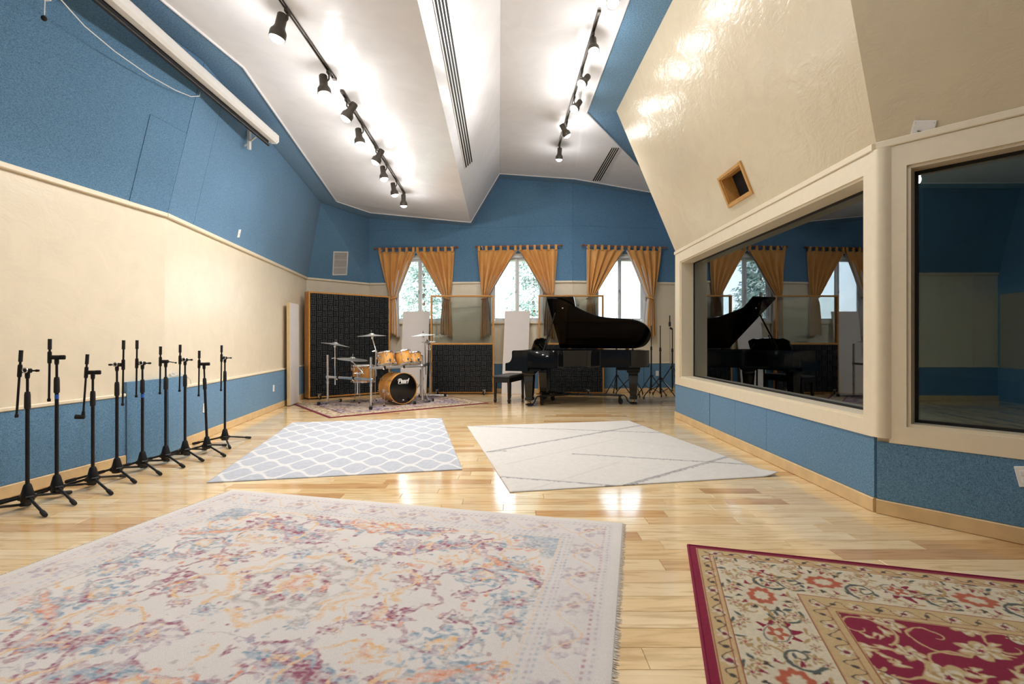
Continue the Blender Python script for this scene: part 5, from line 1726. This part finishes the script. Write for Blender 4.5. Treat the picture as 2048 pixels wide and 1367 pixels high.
for (x0, y0, x1, y1) in ((0.8, 0.25, 1.5, 0.62), (0.8, 0.6, 1.95, 0.72), (0.8, 0.95, 2.25, 0.95), (0.8, 1.3, 2.1, 1.3)):
    d = V((x1 - x0, y1 - y0, 0)); a = math.atan2(d.y, d.x)
    plate.box((d.length / 2, 0, 0.955), (d.length, 0.035, 0.03), Matrix.Translation((x0, y0, 0)) @ Matrix.Rotation(a, 4, 'Z'))
plate.build('iron_plate', 'plate_gold', piano)
st = MB()
for i in range(34):
    t = i / 33
    st.tube([(0.72, 0.12 + 1.25 * t, 0.956), (0.95 + 1.4 * min(1, t * 1.25) ** 0.8, 0.30 + 1.05 * t, 0.956)], 0.0012, 4, False)
o = st.build('strings', 'steel', piano, recalc=False); o['kind'] = 'stuff'
# key arms, keybed, keys
arm = [(0.0, 0.645), (0.0, 0.775), (0.012, 0.79), (0.045, 0.792), (0.085, 0.812), (0.112, 0.85), (0.124, 0.90), (0.124, 0.985), (0.132, 1.008), (0.16, 1.018), (0.42, 1.018), (0.42, 0.645)]
Mxz = Matrix(((1, 0, 0, 0), (0, 0, -1, 0), (0, 1, 0, 0), (0, 0, 0, 1)))
for y0 in (-0.004, 1.434):
    MB().prism(arm, -(y0 + 0.07), -y0, Mxz).build('key_arm', 'piano_black', piano)
MB().box((0.33, 0.75, 0.668), (0.62, 1.37, 0.05), None, 0.006).build('keybed', 'piano_black', piano)
MB().box((0.025, 0.75, 0.725), (0.03, 1.365, 0.07), None, 0.006).build('key_slip', 'piano_black', piano)
kb = MB(); kk = MB()
for i in range(52):
    y0 = 0.10 + i * 0.025
    kb.box((0.115, y0 + 0.0125, 0.765), (0.15, 0.0235, 0.02), None, 0.002)
    if i % 7 not in (1, 4): kk.box((0.145, y0, 0.783), (0.095, 0.011, 0.016), None, 0.002)
o = kb.build('white_keys', 'ivory_key', piano, recalc=False); o['kind'] = 'stuff'
o = kk.build('black_keys', 'piano_black', piano, recalc=False); o['kind'] = 'stuff'
MB().box((0.205, 0.75, 0.86), (0.02, 1.36, 0.16), Matrix.Translation((0.205, 0, 0.86)) @ Matrix.Rotation(R(12), 4, 'Y') @ Matrix.Translation((-0.205, 0, -0.86)), 0.006).build('fallboard', 'piano_black', piano)
MB().box((0.40, 0.75, 0.95), (0.36, 1.36, 0.05), None, 0.005).build('top_shelf', 'piano_black', piano)
# music desk with a scalloped top
desk = [(-0.5, 0.0), (0.5, 0.0), (0.5, 0.17), (0.44, 0.20), (0.36, 0.225), (0.22, 0.215), (0.1, 0.235), (-0.1, 0.235), (-0.22, 0.215), (-0.36, 0.225), (-0.44, 0.20), (-0.5, 0.17)]
Md = Matrix.Translation((0.44, 0.70, 1.02)) @ Matrix.Rotation(R(18), 4, 'Y') @ Matrix(((0, 0, 1, 0), (1, 0, 0, 0), (0, 1, 0, 0), (0, 0, 0, 1)))
MB().prism(desk, -0.012, 0.012, Md).build('music_desk', 'piano_black', piano)
for yy in (0.4, 1.0):
    MB().tube([(0.53, yy, 1.13), (0.66, yy, 0.985)], 0.006, 6).build('desk_strut', 'black_metal', piano)
# lid
TH = R(37.5)
def lidpt(x, s, h=0.0):
    return V((x, 1.5 - s * math.cos(TH) + h * math.sin(TH), 1.035 + s * math.sin(TH) + h * math.cos(TH)))
lid_out = [(0.70, 0.0)] + [(x, y) for x, y in spline([(0.70, -0.012), (0.84, -0.012), (1.03, 0.07), (1.29, 0.325), (1.58, 0.515), (1.90, 0.585), (2.19, 0.625), (2.40, 0.75), (2.50, 0.96), (2.49, 1.19), (2.38, 1.41), (2.2, 1.495)], 5)] + [(2.0, 1.5), (0.70, 1.5)]
lid_out = lid_out[1:]
mb = MB(); k = len(lid_out)
vs = [lidpt(x, 1.5 - y, 0) for x, y in lid_out] + [lidpt(x, 1.5 - y, 0.02) for x, y in lid_out]
mb.add(vs, [tuple(range(k)), tuple(range(k, 2 * k))[::-1]] + [(i, k + i, k + (i + 1) % k, (i + 1) % k) for i in range(k)])
lid = mb.build('lid', 'piano_black', piano)
vs = [lidpt(x, s, h) for h in (0.024, 0.044) for x, s in ((0.69, -0.01), (1.19, -0.01), (1.19, 1.515), (0.69, 1.515))]
mb = MB().add(vs, [(0, 1, 2, 3), (7, 6, 5, 4), (0, 4, 5, 1), (1, 5, 6, 2), (2, 6, 7, 3), (3, 7, 4, 0)])
mb.build('folded_front_lid', 'piano_black', lid)
for x in (0.9, 1.5, 2.05):
    MB().box((x, 1.492, 1.028), (0.07, 0.035, 0.024), None, 0.003).build('hinge', 'brass', piano)
a, b_ = V((0.63, 0.30, 1.0)), lidpt(0.79, 1.12, -0.004)
MB().tube([a, b_], 0.016, 8).build('lid_prop', 'piano_black', piano, smooth=40)
MB().tube([V((0.66, 0.34, 0.99)), a.lerp(b_, 0.42) + V((0.03, 0.02, 0))], 0.008, 8).build('short_prop', 'piano_black', piano, smooth=40)
MB().lathe([(0.0, 0.0), (0.016, 0.0), (0.012, 0.006), (0, 0.008)], 14, axis_matrix(lidpt(0.95, 1.25, 0), (0, -math.sin(TH), -math.cos(TH)))).build('lid_button', 'white_plastic', piano, smooth=50)
# legs
def piano_leg(x, y, ang=0.0):
    M = Matrix.Translation((x, y, 0)) @ Matrix.Rotation(ang, 4, 'Z')
    mb = MB()
    rings = [(0.115, 0.645), (0.115, 0.612), (0.098, 0.600), (0.082, 0.575), (0.086, 0.545), (0.083, 0.52), (0.068, 0.24), (0.060, 0.165), (0.070, 0.150), (0.070, 0.115), (0.06, 0.105)]
    for r_, z in rings:
        mb.v += [(M @ V((sx * r_, sy * r_, z)))[:] for sx, sy in ((-1, -1), (1, -1), (1, 1), (-1, 1))]
    for i in range(len(rings) - 1):
        for j in range(4):
            mb.f.append((i * 4 + j, i * 4 + (j + 1) % 4, i * 4 + 4 + (j + 1) % 4, i * 4 + 4 + j))
    mb.f.append((0, 1, 2, 3)); n_ = (len(rings) - 1) * 4; mb.f.append((n_ + 3, n_ + 2, n_ + 1, n_))
    leg = mb.build('leg', 'piano_black', piano)
    cm = MB().cyl(M @ V((0, 0, 0.06)), M @ V((0, 0, 0.105)), 0.016, n=10)
    cm.lathe([(0, -0.02), (0.024, -0.02), (0.03, -0.012), (0.03, 0.012), (0.024, 0.02), (0, 0.02)], 16, M @ Matrix.Translation((0, 0.0, 0.062)) @ Matrix.Rotation(R(90), 4, 'Y'))
    cm.build('brass_caster', 'brass', leg, smooth=40)
LEGS = ((0.40, 0.20), (0.40, 1.30), (2.20, 0.98))
for x, y in LEGS: piano_leg(x, y)
for (x, y) in LEGS[:2]:
    MB().box((x + 0.05, y, 0.66), (0.34, 0.24, 0.035), None, 0.01).build('leg_plate', 'piano_black', piano)
MB().box((2.12, 0.98, 0.675), (0.42, 0.34, 0.06), None, 0.015).build('leg_plate', 'piano_black', piano)
# pedal lyre
ly = MB()
for yy in (0.66, 0.84): ly.cyl((0.62, yy, 0.20), (0.62, yy, 0.66), 0.016, n=10)
ly.box((0.60, 0.75, 0.17), (0.16, 0.30, 0.07), None, 0.01)
lyre = ly.build('pedal_lyre', 'piano_black', piano)
for yy in (0.68, 0.75, 0.82): MB().box((0.47, yy, 0.165), (0.15, 0.026, 0.01), None, 0.003).build('pedal', 'brass', lyre)

# dolly under the piano legs
dolly = thing('piano_dolly', 'black steel three-armed dolly with casters carrying the piano legs', 'dolly', PO, PANG)
hub = V((1.05, 0.86, 0.17))
MB().box(hub[:], (0.30, 0.14, 0.03), None, 0.004).build('hub_plate', 'black_metal', dolly)
for (x, y) in LEGS:
    e = V((x, y, 0.17)); d = (e - hub).normalized(); side = V((-d.y, d.x, 0))
    stop = e - d * 0.22
    MB().tube([hub, stop], 0.022, 8).build('arm', 'black_metal', dolly, smooth=40)
    MB().tube([stop - d * 0.03, stop + d * 0.05, stop + d * 0.09 + V((0, 0, -0.04)), stop + d * 0.11 + V((0, 0, -0.10)), e + V((0, 0, -0.145)) - d * 0.06], 0.012, 8).build('drop_arm', 'black_metal', dolly, smooth=40)
    MB().lathe([(0.0, 0.016), (0.07, 0.016), (0.075, 0.022), (0.075, 0.04), (0.068, 0.04), (0.066, 0.026), (0, 0.026)], 18, Matrix.Translation((x, y, 0))).build('leg_cup', 'black_metal', dolly, smooth=40)
    caster(dolly, stop.x - d.x * 0.03, stop.y - d.y * 0.03, 0.0, 0.058, 0.8, 'black_metal')

# bench
BO = V((-0.05, 9.95, 0))
bench = thing('piano_bench', 'black padded piano bench beside the keyboard', 'bench', BO, R(-20))
MB().box((0, 0, 0.50), (0.35, 0.90, 0.05), None, 0.016).build('cushion', 'bench_vinyl', bench)
MB().box((0, 0, 0.435), (0.33, 0.88, 0.085), None, 0.004).build('apron', 'black_metal', bench)
for sx in (-1, 1):
    for sy in (-1, 1):
        mb = MB()
        x, y = sx * 0.14, sy * 0.41
        rings = [(0.026, 0.42), (0.019, 0.07), (0.024, 0.06), (0.024, 0.035), (0.018, 0.028), (0.018, 0.0)]
        for r_, z in rings: mb.v += [(x + a * r_, y + b2 * r_, z) for a, b2 in ((-1, -1), (1, -1), (1, 1), (-1, 1))]
        for i in range(len(rings) - 1):
            for j in range(4): mb.f.append((i * 4 + j, i * 4 + (j + 1) % 4, i * 4 + 4 + (j + 1) % 4, i * 4 + 4 + j))
        mb.f += [(0, 1, 2, 3), (23, 22, 21, 20)]
        mb.build('leg', 'black_metal', bench)

# ------------------------------------------------------------------ drum kit
m, nt, b = new_mat('honey_maple'); MATS['honey_maple'] = m
n1 = noise_node(nt, 7, 5, 0.6, 'Object', (1, 1, 0.3), 1.0)
c = ramp(nt, n1.outputs[0], [(0.3, srgb(206, 132, 52)), (0.5, srgb(228, 162, 78)), (0.7, srgb(240, 184, 104))])
link(nt, c.outputs[0], b.inputs['Base Color']); b.inputs['Roughness'].default_value = 0.2; b.inputs['Coat Weight'].default_value = 0.7
plain('black_head', srgb(10, 10, 12), 0.22, vary=0.1)
plain('clear_head', srgb(226, 226, 224), 0.35, vary=0.03)
plain('cymbal_bronze', (0.86, 0.83, 0.77), 0.36, 0.9, vary=0.06)
plain('rack_alu', (0.74, 0.74, 0.76), 0.26, 1.0, vary=0.04)
RZ = 0.013

def drum(name, label, cen, axis, r, dep, lugs, front, back, wood_hoop=False, cat='drum', rot=0.2):
    """cen: middle of the shell; axis points to the front (or top) head"""
    root = thing(name, label, cat, cen)
    M = axis_matrix((0, 0, 0), axis)
    h = dep / 2
    MB().lathe([(r - 0.006, -h + 0.012), (r, -h + 0.012), (r, h - 0.012), (r - 0.006, h - 0.012)], 48, M).build('shell', 'honey_maple', root, smooth=40)
    for s, mat in ((1, front), (-1, back)):
        MB().lathe([(0, s * (h - 0.002)), (r - 0.004, s * (h - 0.002)), (r + 0.002, s * (h - 0.006)), (r + 0.004, s * (h - 0.014))], 48, M).build('drum_head', mat, root, smooth=40)
        hw = 0.03 if wood_hoop else 0.018
        ro = r + (0.018 if wood_hoop else 0.010)
        hp = [(ro - 0.010, s * (h - hw)), (ro, s * (h - hw + 0.003)), (ro, s * (h + 0.006)), (ro - 0.003, s * (h + 0.010)), (ro - 0.010, s * (h + 0.010)), (ro - 0.011, s * h)]
        MB().lathe(hp + hp[:1], 48, M).build('hoop', 'honey_maple' if wood_hoop else 'chrome', root, smooth=40)
    for k in range(lugs):
        a = 2 * math.pi * k / lugs + rot
        e = V((math.cos(a), math.sin(a), 0)); tn = V((-math.sin(a), math.cos(a), 0))
        for s in (1, -1):
            lg = MB()
            Ml = M @ Matrix((( *e, 0), (*tn, 0), (0, 0, 1, 0), (0, 0, 0, 1))).transposed() if False else M
            c0 = e * (r + 0.012) + V((0, 0, s * (h * 0.52)))
            lg.tube([M @ (c0 - V((0, 0, 0.024))), M @ (c0 - V((0, 0, 0.014))), M @ (c0 + V((0, 0, 0.014))), M @ (c0 + V((0, 0, 0.024)))], [0.006, 0.011, 0.011, 0.006], 8)
            lg.tube([M @ (e * (r + 0.016) + V((0, 0, s * h * 0.5))), M @ (e * (r + 0.016) + V((0, 0, s * (h + 0.012))))], 0.0035, 6)
            lg.build('lug', 'chrome', root, smooth=40)
            if wood_hoop:
                MB().tube([M @ (e * (r + 0.026) + tn * 0.0 + V((0, 0, s * (h + 0.014)))), M @ (e * (r + 0.020) + V((0, 0, s * (h - 0.05))))], [0.008, 0.005], 8).build('claw', 'chrome', root, smooth=40)
    return root

FWD = V((0.66, -0.75, 0)).normalized()
RGT = V((0.75, 0.66, 0)).normalized()
BF = V((-2.0, 9.20, 0.315))
bass = drum('bass_drum', 'honey maple bass drum with a black front head, on the rug', BF - FWD * 0.21, FWD, 0.272, 0.42, 8, 'black_head', 'clear_head', True)
# lettering on the black head
def lettering(txt, size, shear, ctr, M, parent, mat, off=0.0):
    cu = bpy.data.curves.new('lettering', 'FONT')
    cu.body = txt; cu.size = size; cu.shear = shear; cu.align_x = 'CENTER'; cu.align_y = 'CENTER'
    cu.extrude = 0.0006; cu.offset = off; cu.space_character = 0.92
    tmp = bpy.data.objects.new('lettering', cu); COL.objects.link(tmp)
    dg = bpy.context.evaluated_depsgraph_get()
    me = bpy.data.meshes.new_from_object(tmp.evaluated_get(dg))
    bpy.data.objects.remove(tmp)
    me.transform(M @ Matrix.Translation(ctr))
    me.materials.clear(); me.materials.append(MATS[mat])
    o = bpy.data.objects.new('lettering', me); COL.objects.link(o); o.parent = parent
    return o
MF = axis_matrix((0, 0, 0), FWD)
hz = 0.21 + 0.0012
lettering('Pearl', 0.115, 0.32, (-0.005, 0.135, hz), MF, bass, 'white_plastic', 0.0035)
# long tail stroke of the P and the underline
mb = MB()
mb.tube([MF @ V(p) for p in ((-0.105, 0.085, hz), (-0.08, 0.087, hz), (0.0, 0.088, hz), (0.10, 0.088, hz))], [0.002, 0.0028, 0.0028, 0.002], 6)
mb.tube([MF @ V(p) for p in ((-0.058, 0.175, hz), (-0.085, 0.178, hz), (-0.105, 0.165, hz), (-0.108, 0.145, hz), (-0.098, 0.130, hz))], [0.002, 0.004, 0.0045, 0.004, 0.002], 6)
mb.build('lettering_stroke', 'white_plastic', bass)
mb = MB().box((0, -0.215, hz), (0.036, 0.010, 0.001), MF).box((0.0, -0.204, hz), (0.022, 0.006, 0.001), MF)
mb.build('maker_mark', 'white_plastic', bass)
for s in (-1, 1):
    a0 = -FWD * 0.02 + RGT * s * 0.245 + V((0, 0, -0.06)); a1 = FWD * 0.16 + RGT * s * 0.36 + V((0, 0, -0.295))
    sp = MB().tube([a0, a1], 0.009, 8).build('spur', 'chrome', bass, smooth=40)
    MB().lathe([(0.0, -0.007), (0.013, -0.006), (0.013, 0.012), (0.008, 0.02), (0, 0.02)], 10, Matrix.Translation(a1)).build('rubber_tip', 'black_rubber', sp, smooth=40)
    MB().box((RGT * s * 0.272 + V((0, 0, -0.05)) - FWD * 0.02)[:], (0.05, 0.05, 0.06), None, 0.01).build('spur_bracket', 'chrome', bass)

TILT = (V((0, 0, 1)) - FWD * 0.30).normalized()
t1 = drum('tom_drum', 'maple rack tom on the left above the bass drum', V((-2.33, 9.24, 0.845)), TILT, 0.152, 0.235, 6, 'clear_head', 'clear_head')
t2 = drum('tom_drum', 'maple rack tom on the right above the bass drum', V((-2.04, 9.42, 0.858)), (V((0, 0, 1)) - FWD * 0.34 - RGT * 0.12).normalized(), 0.158, 0.245, 6, 'clear_head', 'clear_head', rot=0.6)
t3 = drum('tom_drum', 'small maple tom half hidden at the right end of the rack', V((-1.885, 9.64, 0.845)), (V((0, 0, 1)) - FWD * 0.28).normalized(), 0.135, 0.21, 6, 'clear_head', 'clear_head')
for t in (t1, t2, t3): t['group'] = 'rack toms'
for t in (t1, t2, t3):
    MB().tube([FWD * 0.11 + V((0, 0, -0.03)), FWD * 0.17 + V((0, 0, -0.05)), FWD * 0.19 + V((0, 0, -0.13))], 0.010, 8).build('mount_arm', 'chrome', t, smooth=40)
    MB().box((FWD * 0.165 + V((0, 0, -0.01)))[:], (0.035, 0.035, 0.06), None, 0.006).build('mount_bracket', 'chrome', t)
ft = drum('floor_tom', 'maple floor tom on chrome legs behind the left rack bar', V((-2.86, 9.62, 0.56)), (0.02, 0.0, 1), 0.203, 0.31, 8, 'clear_head', 'clear_head')
for k in range(3):
    a = k * 2.094 + 0.5
    e = V((math.cos(a), math.sin(a), 0))
    lg = MB().tube([e * 0.225 + V((0, 0, 0.10)), e * 0.225 + V((0, 0, -0.40)), e * 0.245 + V((0, 0, -0.53))], 0.006, 8).build('leg', 'chrome', ft, smooth=40)
    MB().lathe([(0, -0.012), (0.012, -0.012), (0.012, 0.012), (0, 0.014)], 10, Matrix.Translation(e * 0.246 + V((0, 0, -0.534)))).build('rubber_tip', 'black_rubber', lg)
    MB().box((e * 0.216 + V((0, 0, -0.02)))[:], (0.04, 0.04, 0.07), None, 0.006).build('leg_bracket', 'chrome', ft)

# rack
q1, q2, q3, q4 = V((-3.45, 9.36, RZ)), V((-2.47, 8.76, RZ)), V((-1.70, 9.46, RZ)), V((-1.72, 10.50, RZ))
rack = thing('drum_rack', 'chrome tube drum rack holding the toms and cymbals', 'drum rack', q2)
foot_dir = {0: V((0.46, 0.89, 0)), 1: V((-0.25, 0.97, 0)), 2: V((0.5, 0.87, 0)), 3: V((1, 0.1, 0))}
for i, (q, h) in enumerate(((q1, 0.915), (q2, 0.89), (q3, 0.89), (q4, 1.10))):
    MB().cyl(q + V((0, 0, 0.05)), q + V((0, 0, h)), 0.0195, n=16).build('post', 'rack_alu', rack, world=True, smooth=40)
    d = foot_dir[i]
    fo = MB().tube([q - d * 0.20 + V((0, 0, 0.030)), q + d * 0.30 + V((0, 0, 0.030))], 0.019, 10).build('foot', 'rack_alu', rack, world=True, smooth=40)
    for e in (-0.21, 0.31):
        MB().box((q + d * e + V((0, 0, 0.028)))[:], (0.05, 0.05, 0.054), None, 0.006).build('rubber_block', 'black_rubber', rack, world=True)
    for z in ((0.49, 0.40) if i < 2 else (0.69, 0.46)):
        MB().tube([q + V((0, 0, z - 0.022)), q + V((0, 0, z + 0.022))], 0.027, 14).build('collar', 'chrome', rack, world=True, smooth=40)
    MB().tube([q + V((0, 0, h)), q + V((0, 0, h + 0.012))], [0.0205, 0.016], 14).build('cap', 'black_rubber', rack, world=True)
for a, b_, z in ((q1, q2, 0.50), (q2, q3, 0.70), (q3, q4, 0.70)):
    d = (b_ - a).normalized()
    MB().box(((b_ - a).length / 2, 0, 0), ((b_ - a).length + 0.08, 0.036, 0.046), Matrix.Translation(a + V((0, 0, z))) @ Matrix.Rotation(math.atan2(d.y, d.x), 4, 'Z') @ Matrix.Translation((0, 0, 0)), 0.010).build('bar', 'rack_alu', rack, world=True)
    for t in (0.25, 0.62):
        p = a.lerp(b_, t) + V((0, 0, z))
        MB().box(p[:], (0.05, 0.055, 0.062), None, 0.01).build('memory_clamp', 'black_metal', rack, world=True)
        MB().tube([p + V((0, -0.03, -0.02)), p + V((0, -0.06, -0.025))], [0.008, 0.012], 8).build('wing_nut', 'chrome', rack, world=True)

# cymbals
def cymbal(label, cen, r, tilt, rod, kind='cymbal'):
    """cen: cymbal centre; rod: list of points from the clamp up to the cymbal"""
    root = thing('cymbal', label, 'cymbal', cen, 0, 'cymbals of the drum kit')
    M = axis_matrix((0, 0, 0), tilt)
    MB().lathe([(0.006, 0.034), (0.02, 0.032), (0.042, 0.018), (0.05, 0.010), (r * 0.5, -0.004), (r, -0.020), (r, -0.0215), (r * 0.5, -0.0058), (0.05, 0.0082), (0.04, 0.015), (0.006, 0.031)], 48, M).build('plate', 'cymbal_bronze', root, smooth=30)
    MB().cyl(M @ V((0, 0, -0.05)), M @ V((0, 0, 0.085)), 0.004, n=8).build('spindle', 'chrome', root, smooth=40)
    MB().tube([M @ V((0, 0, 0.034)), M @ V((0, 0, 0.048))], 0.014, 10).tube([M @ V((0, 0, 0.018)), M @ V((0, 0, 0.0))], 0.014, 10).build('felt', 'black_rubber', root, smooth=40)
    pts = [V(p) - V(cen) for p in rod]
    for i in range(len(pts) - 1):
        MB().cyl(pts[i], pts[i + 1], 0.0125 if i == 0 else 0.009, n=10).build('stand_tube', 'chrome', root, smooth=40)
        MB().lathe([(0, -0.022), (0.018, -0.016), (0.022, 0.0), (0.018, 0.016), (0, 0.022)], 12, Matrix.Translation(pts[i + 1])).build('tilter', 'chrome', root, smooth=50)
    MB().tube([pts[1] + V((-0.01, -0.01, 0)), pts[1] + V((-0.055, -0.02, -0.01))], [0.006, 0.012], 8).build('wing_nut', 'chrome', root, smooth=40)
    return root
bar1 = lambda t: q1.lerp(q2, t)
bar2 = lambda t: q2.lerp(q3, t)
c1 = V((-3.27, 9.26, 1.135)); b1 = bar1(0.18)
cymbal('dark cymbal at the far left of the drum kit, tilted down to the right', c1, 0.262, (0.16, 0.05, 1), [b1 + V((0, 0, 0.36)), b1 + V((0, 0, 0.86)), c1 - V((0.01, 0, 0.05))])
c2 = V((-2.87, 9.0, 0.872)); b2 = bar1(0.70)
cymbal('lower cymbal between the left rack posts', c2, 0.268, (0.10, -0.04, 1), [b2 + V((0, 0, 0.22)), b2 + V((0, 0, 0.60)), b2 + V((0.10, 0.02, 0.60)), c2 - V((0.01, 0, 0.05))])
c3 = V((-2.50, 8.90, 1.295)); b3 = bar2(0.09)
cymbal('high cymbal on an angled boom above the left rack tom', c3, 0.255, (-0.02, -0.03, 1), [b3 + V((0, 0, 0.55)), b3 + V((0, 0, 1.00)), c3 - V((-0.015, 0, 0.055))])
mb = MB().cyl(b3 + V((0, 0, 1.0)), b3 + V((0.085, 0.0, 0.855)), 0.008, n=8); mb.build('boom_tail', 'chrome', rack, world=True, smooth=40)
c4 = V((-1.775, 10.0, 1.315)); b4 = q3.lerp(q4, 0.5)
cymbal('bright upper cymbal at the right end of the drum kit', c4, 0.245, (-0.06, -0.05, 1), [b4 + V((-0.01, 0, 0.50)), b4 + V((-0.03, 0, 1.15)), c4 - V((0, 0, 0.05))])
c5 = V((-1.70, 10.06, 1.165)); b5 = q3.lerp(q4, 0.62)
cymbal('small lower cymbal at the right end of the drum kit', c5, 0.18, (-0.16, -0.05, 1), [b5 + V((0.06, 0, 0.45)), b5 + V((0.06, 0, 1.0)), c5 - V((0, 0, 0.05))])
# hi-hat style pedal stand tucked behind the bass drum
hs = thing('pedal_stand', 'chrome tripod pedal stand to the right of the bass drum', 'stand', V((-1.78, 9.72, RZ)))
MB().cyl((0, 0, 0.10), (0, 0, 0.62), 0.012, n=10).build('tube', 'chrome', hs, smooth=40)
for k in range(3):
    a = R(-40) + k * 2.094
    d = V((math.cos(a), math.sin(a), 0))
    lg = MB().tube([V((0, 0, 0.34)), d * 0.27 + V((0, 0, 0.012))], 0.009, 8).build('leg', 'chrome', hs, smooth=40)
    MB().tube([d * 0.245 + V((0, 0, 0.04)), d * 0.275 + V((0, 0, 0.010))], [0.012, 0.014], 8).build('rubber_tip', 'black_rubber', lg)
MB().box((0.10, -0.08, 0.03), (0.10, 0.22, 0.012), Matrix.Rotation(R(40), 4, 'Z') @ Matrix.Rotation(R(8), 4, 'X'), 0.004).build('pedal', 'chrome', hs)
# ------------------------------------------------------------------ outdoors
plain('dry_hill', srgb(176, 166, 142), 0.95, vary=0.2, scale=0.4)
plain('grass_ground', srgb(170, 172, 138), 0.95, vary=0.2, scale=0.5)
nx, ny = 60, 30
vs = []; fs = []
rs = np.random.RandomState(5)
hn = vnoise((ny + 1, nx + 1), 9, 77, 3)
for j in range(ny + 1):
    for i in range(nx + 1):
        X = -70 + 140 * i / nx; Y = 13 + 120 * (j / ny) ** 1.6
        z = -2.2 + max(0, Y - 26) * 0.075 + (hn[j, i] - 0.5) * (0.4 + max(0, Y - 20) * 0.12)
        vs.append((X, Y, z))
for j in range(ny):
    for i in range(nx):
        a = j * (nx + 1) + i
        fs.append((a, a + 1, a + nx + 2, a + nx + 1))
o = MB().add(vs, fs).build('hillside', 'dry_hill', None, smooth=60)
tag(o, 'pale dry hillside rising outside the back windows', 'hill', None, 'structure')

m, nt, b = new_mat('needles'); MATS['needles'] = m
n1 = noise_node(nt, 3.0, 3)
c = ramp(nt, n1.outputs[0], [(0.3, srgb(92, 124, 112)), (0.5, srgb(164, 186, 178)), (0.7, srgb(226, 232, 230))])
link(nt, c.outputs[0], b.inputs['Base Color']); b.inputs['Roughness'].default_value = 0.8
plain('bark', srgb(110, 92, 76), 0.9, vary=0.2)
def conifer(label, loc, h, rad, seed, tiers=26):
    r_ = random.Random(seed)
    root = thing('conifer', label, 'tree', loc, 0, 'conifers outside the back windows')
    MB().cyl((0, 0, 0), (0, 0, h * 0.97), 0.11, 0.015, 8).build('trunk', 'bark', root, smooth=60)
    mb = MB()
    for k in range(tiers * 170):
        t = 0.05 + 0.95 * r_.random() ** 1.25
        R0 = rad * (1 - t) ** 0.8 * (0.82 + 0.18 * math.sin(t * h * 7 + seed)) + 0.06
        a = r_.uniform(0, 6.283)
        f = math.sqrt(r_.random()) * r_.uniform(0.75, 1.05)
        d = V((math.cos(a), math.sin(a), 0)); sd = V((-d.y, d.x, 0))
        p = d * R0 * f + V((0, 0, h * t - 0.30 * R0 * f * f))
        for q in range(3):
            w = r_.uniform(0.10, 0.22)
            tip = p + (d * r_.uniform(0.3, 1.0) + sd * r_.uniform(-0.9, 0.9)) * w + V((0, 0, r_.uniform(-0.12, 0.05)))
            e = (tip - p).cross(V((0, 0, 1))).normalized() * w * 0.16
            mb.add([p - e, p + e, tip, p + V((0, 0, w * 0.2))], [(0, 1, 3), (1, 2, 3), (2, 0, 3), (0, 2, 1)])
    o = mb.build('foliage', 'needles', root, recalc=False)
    return root
conifer('tall pale conifer outside the window behind the drums', (-3.0, 17.0, -2.4), 8.2, 2.3, 1, 30)
conifer('broad pale conifer outside the middle window', (0.75, 17.5, -2.4), 8.6, 2.5, 2, 32)
conifer('slim conifer further off, left of the broad one outside', (-5.6, 23.0, -2.2), 6.5, 1.6, 3, 22)
conifer('low bushy conifer furthest right outside', (4.2, 26.0, -2.0), 3.6, 1.4, 4, 18)

# deep eave over the windows
plain('eave_paint', srgb(150, 166, 146), 0.8)
o = MB().box((0.4, 12.25, 3.30), (12.0, 0.55, 0.28), None, 0.01).build('trim_14', 'eave_paint', None)
tag(o, 'grey-green roof eave showing at the top of the back windows', 'eave', None, 'structure')

# loose white cable on the raised blue panel
rs = random.Random(9)
pts = []
for k in range(26):
    t = k / 25
    a = t * 16
    pts.append((-3.665 + 0.012 * math.sin(a * 1.3) + 0.03 * 0, 5.36 + 0.20 * t + 0.03 * math.cos(a), 0.812 + 0.018 * (1 + math.sin(a)) + 0.01 * rs.random()))
pts += [(-3.645, 5.60, 0.80), (-3.642, 5.66, 0.755), (-3.66, 5.70, 0.70)]
o = MB().tube(pts, 0.004, 6).build('loose_cable', 'white_plastic', None, smooth=60)
tag(o, 'thin white cable bunched on top of the raised blue panel', 'cable')
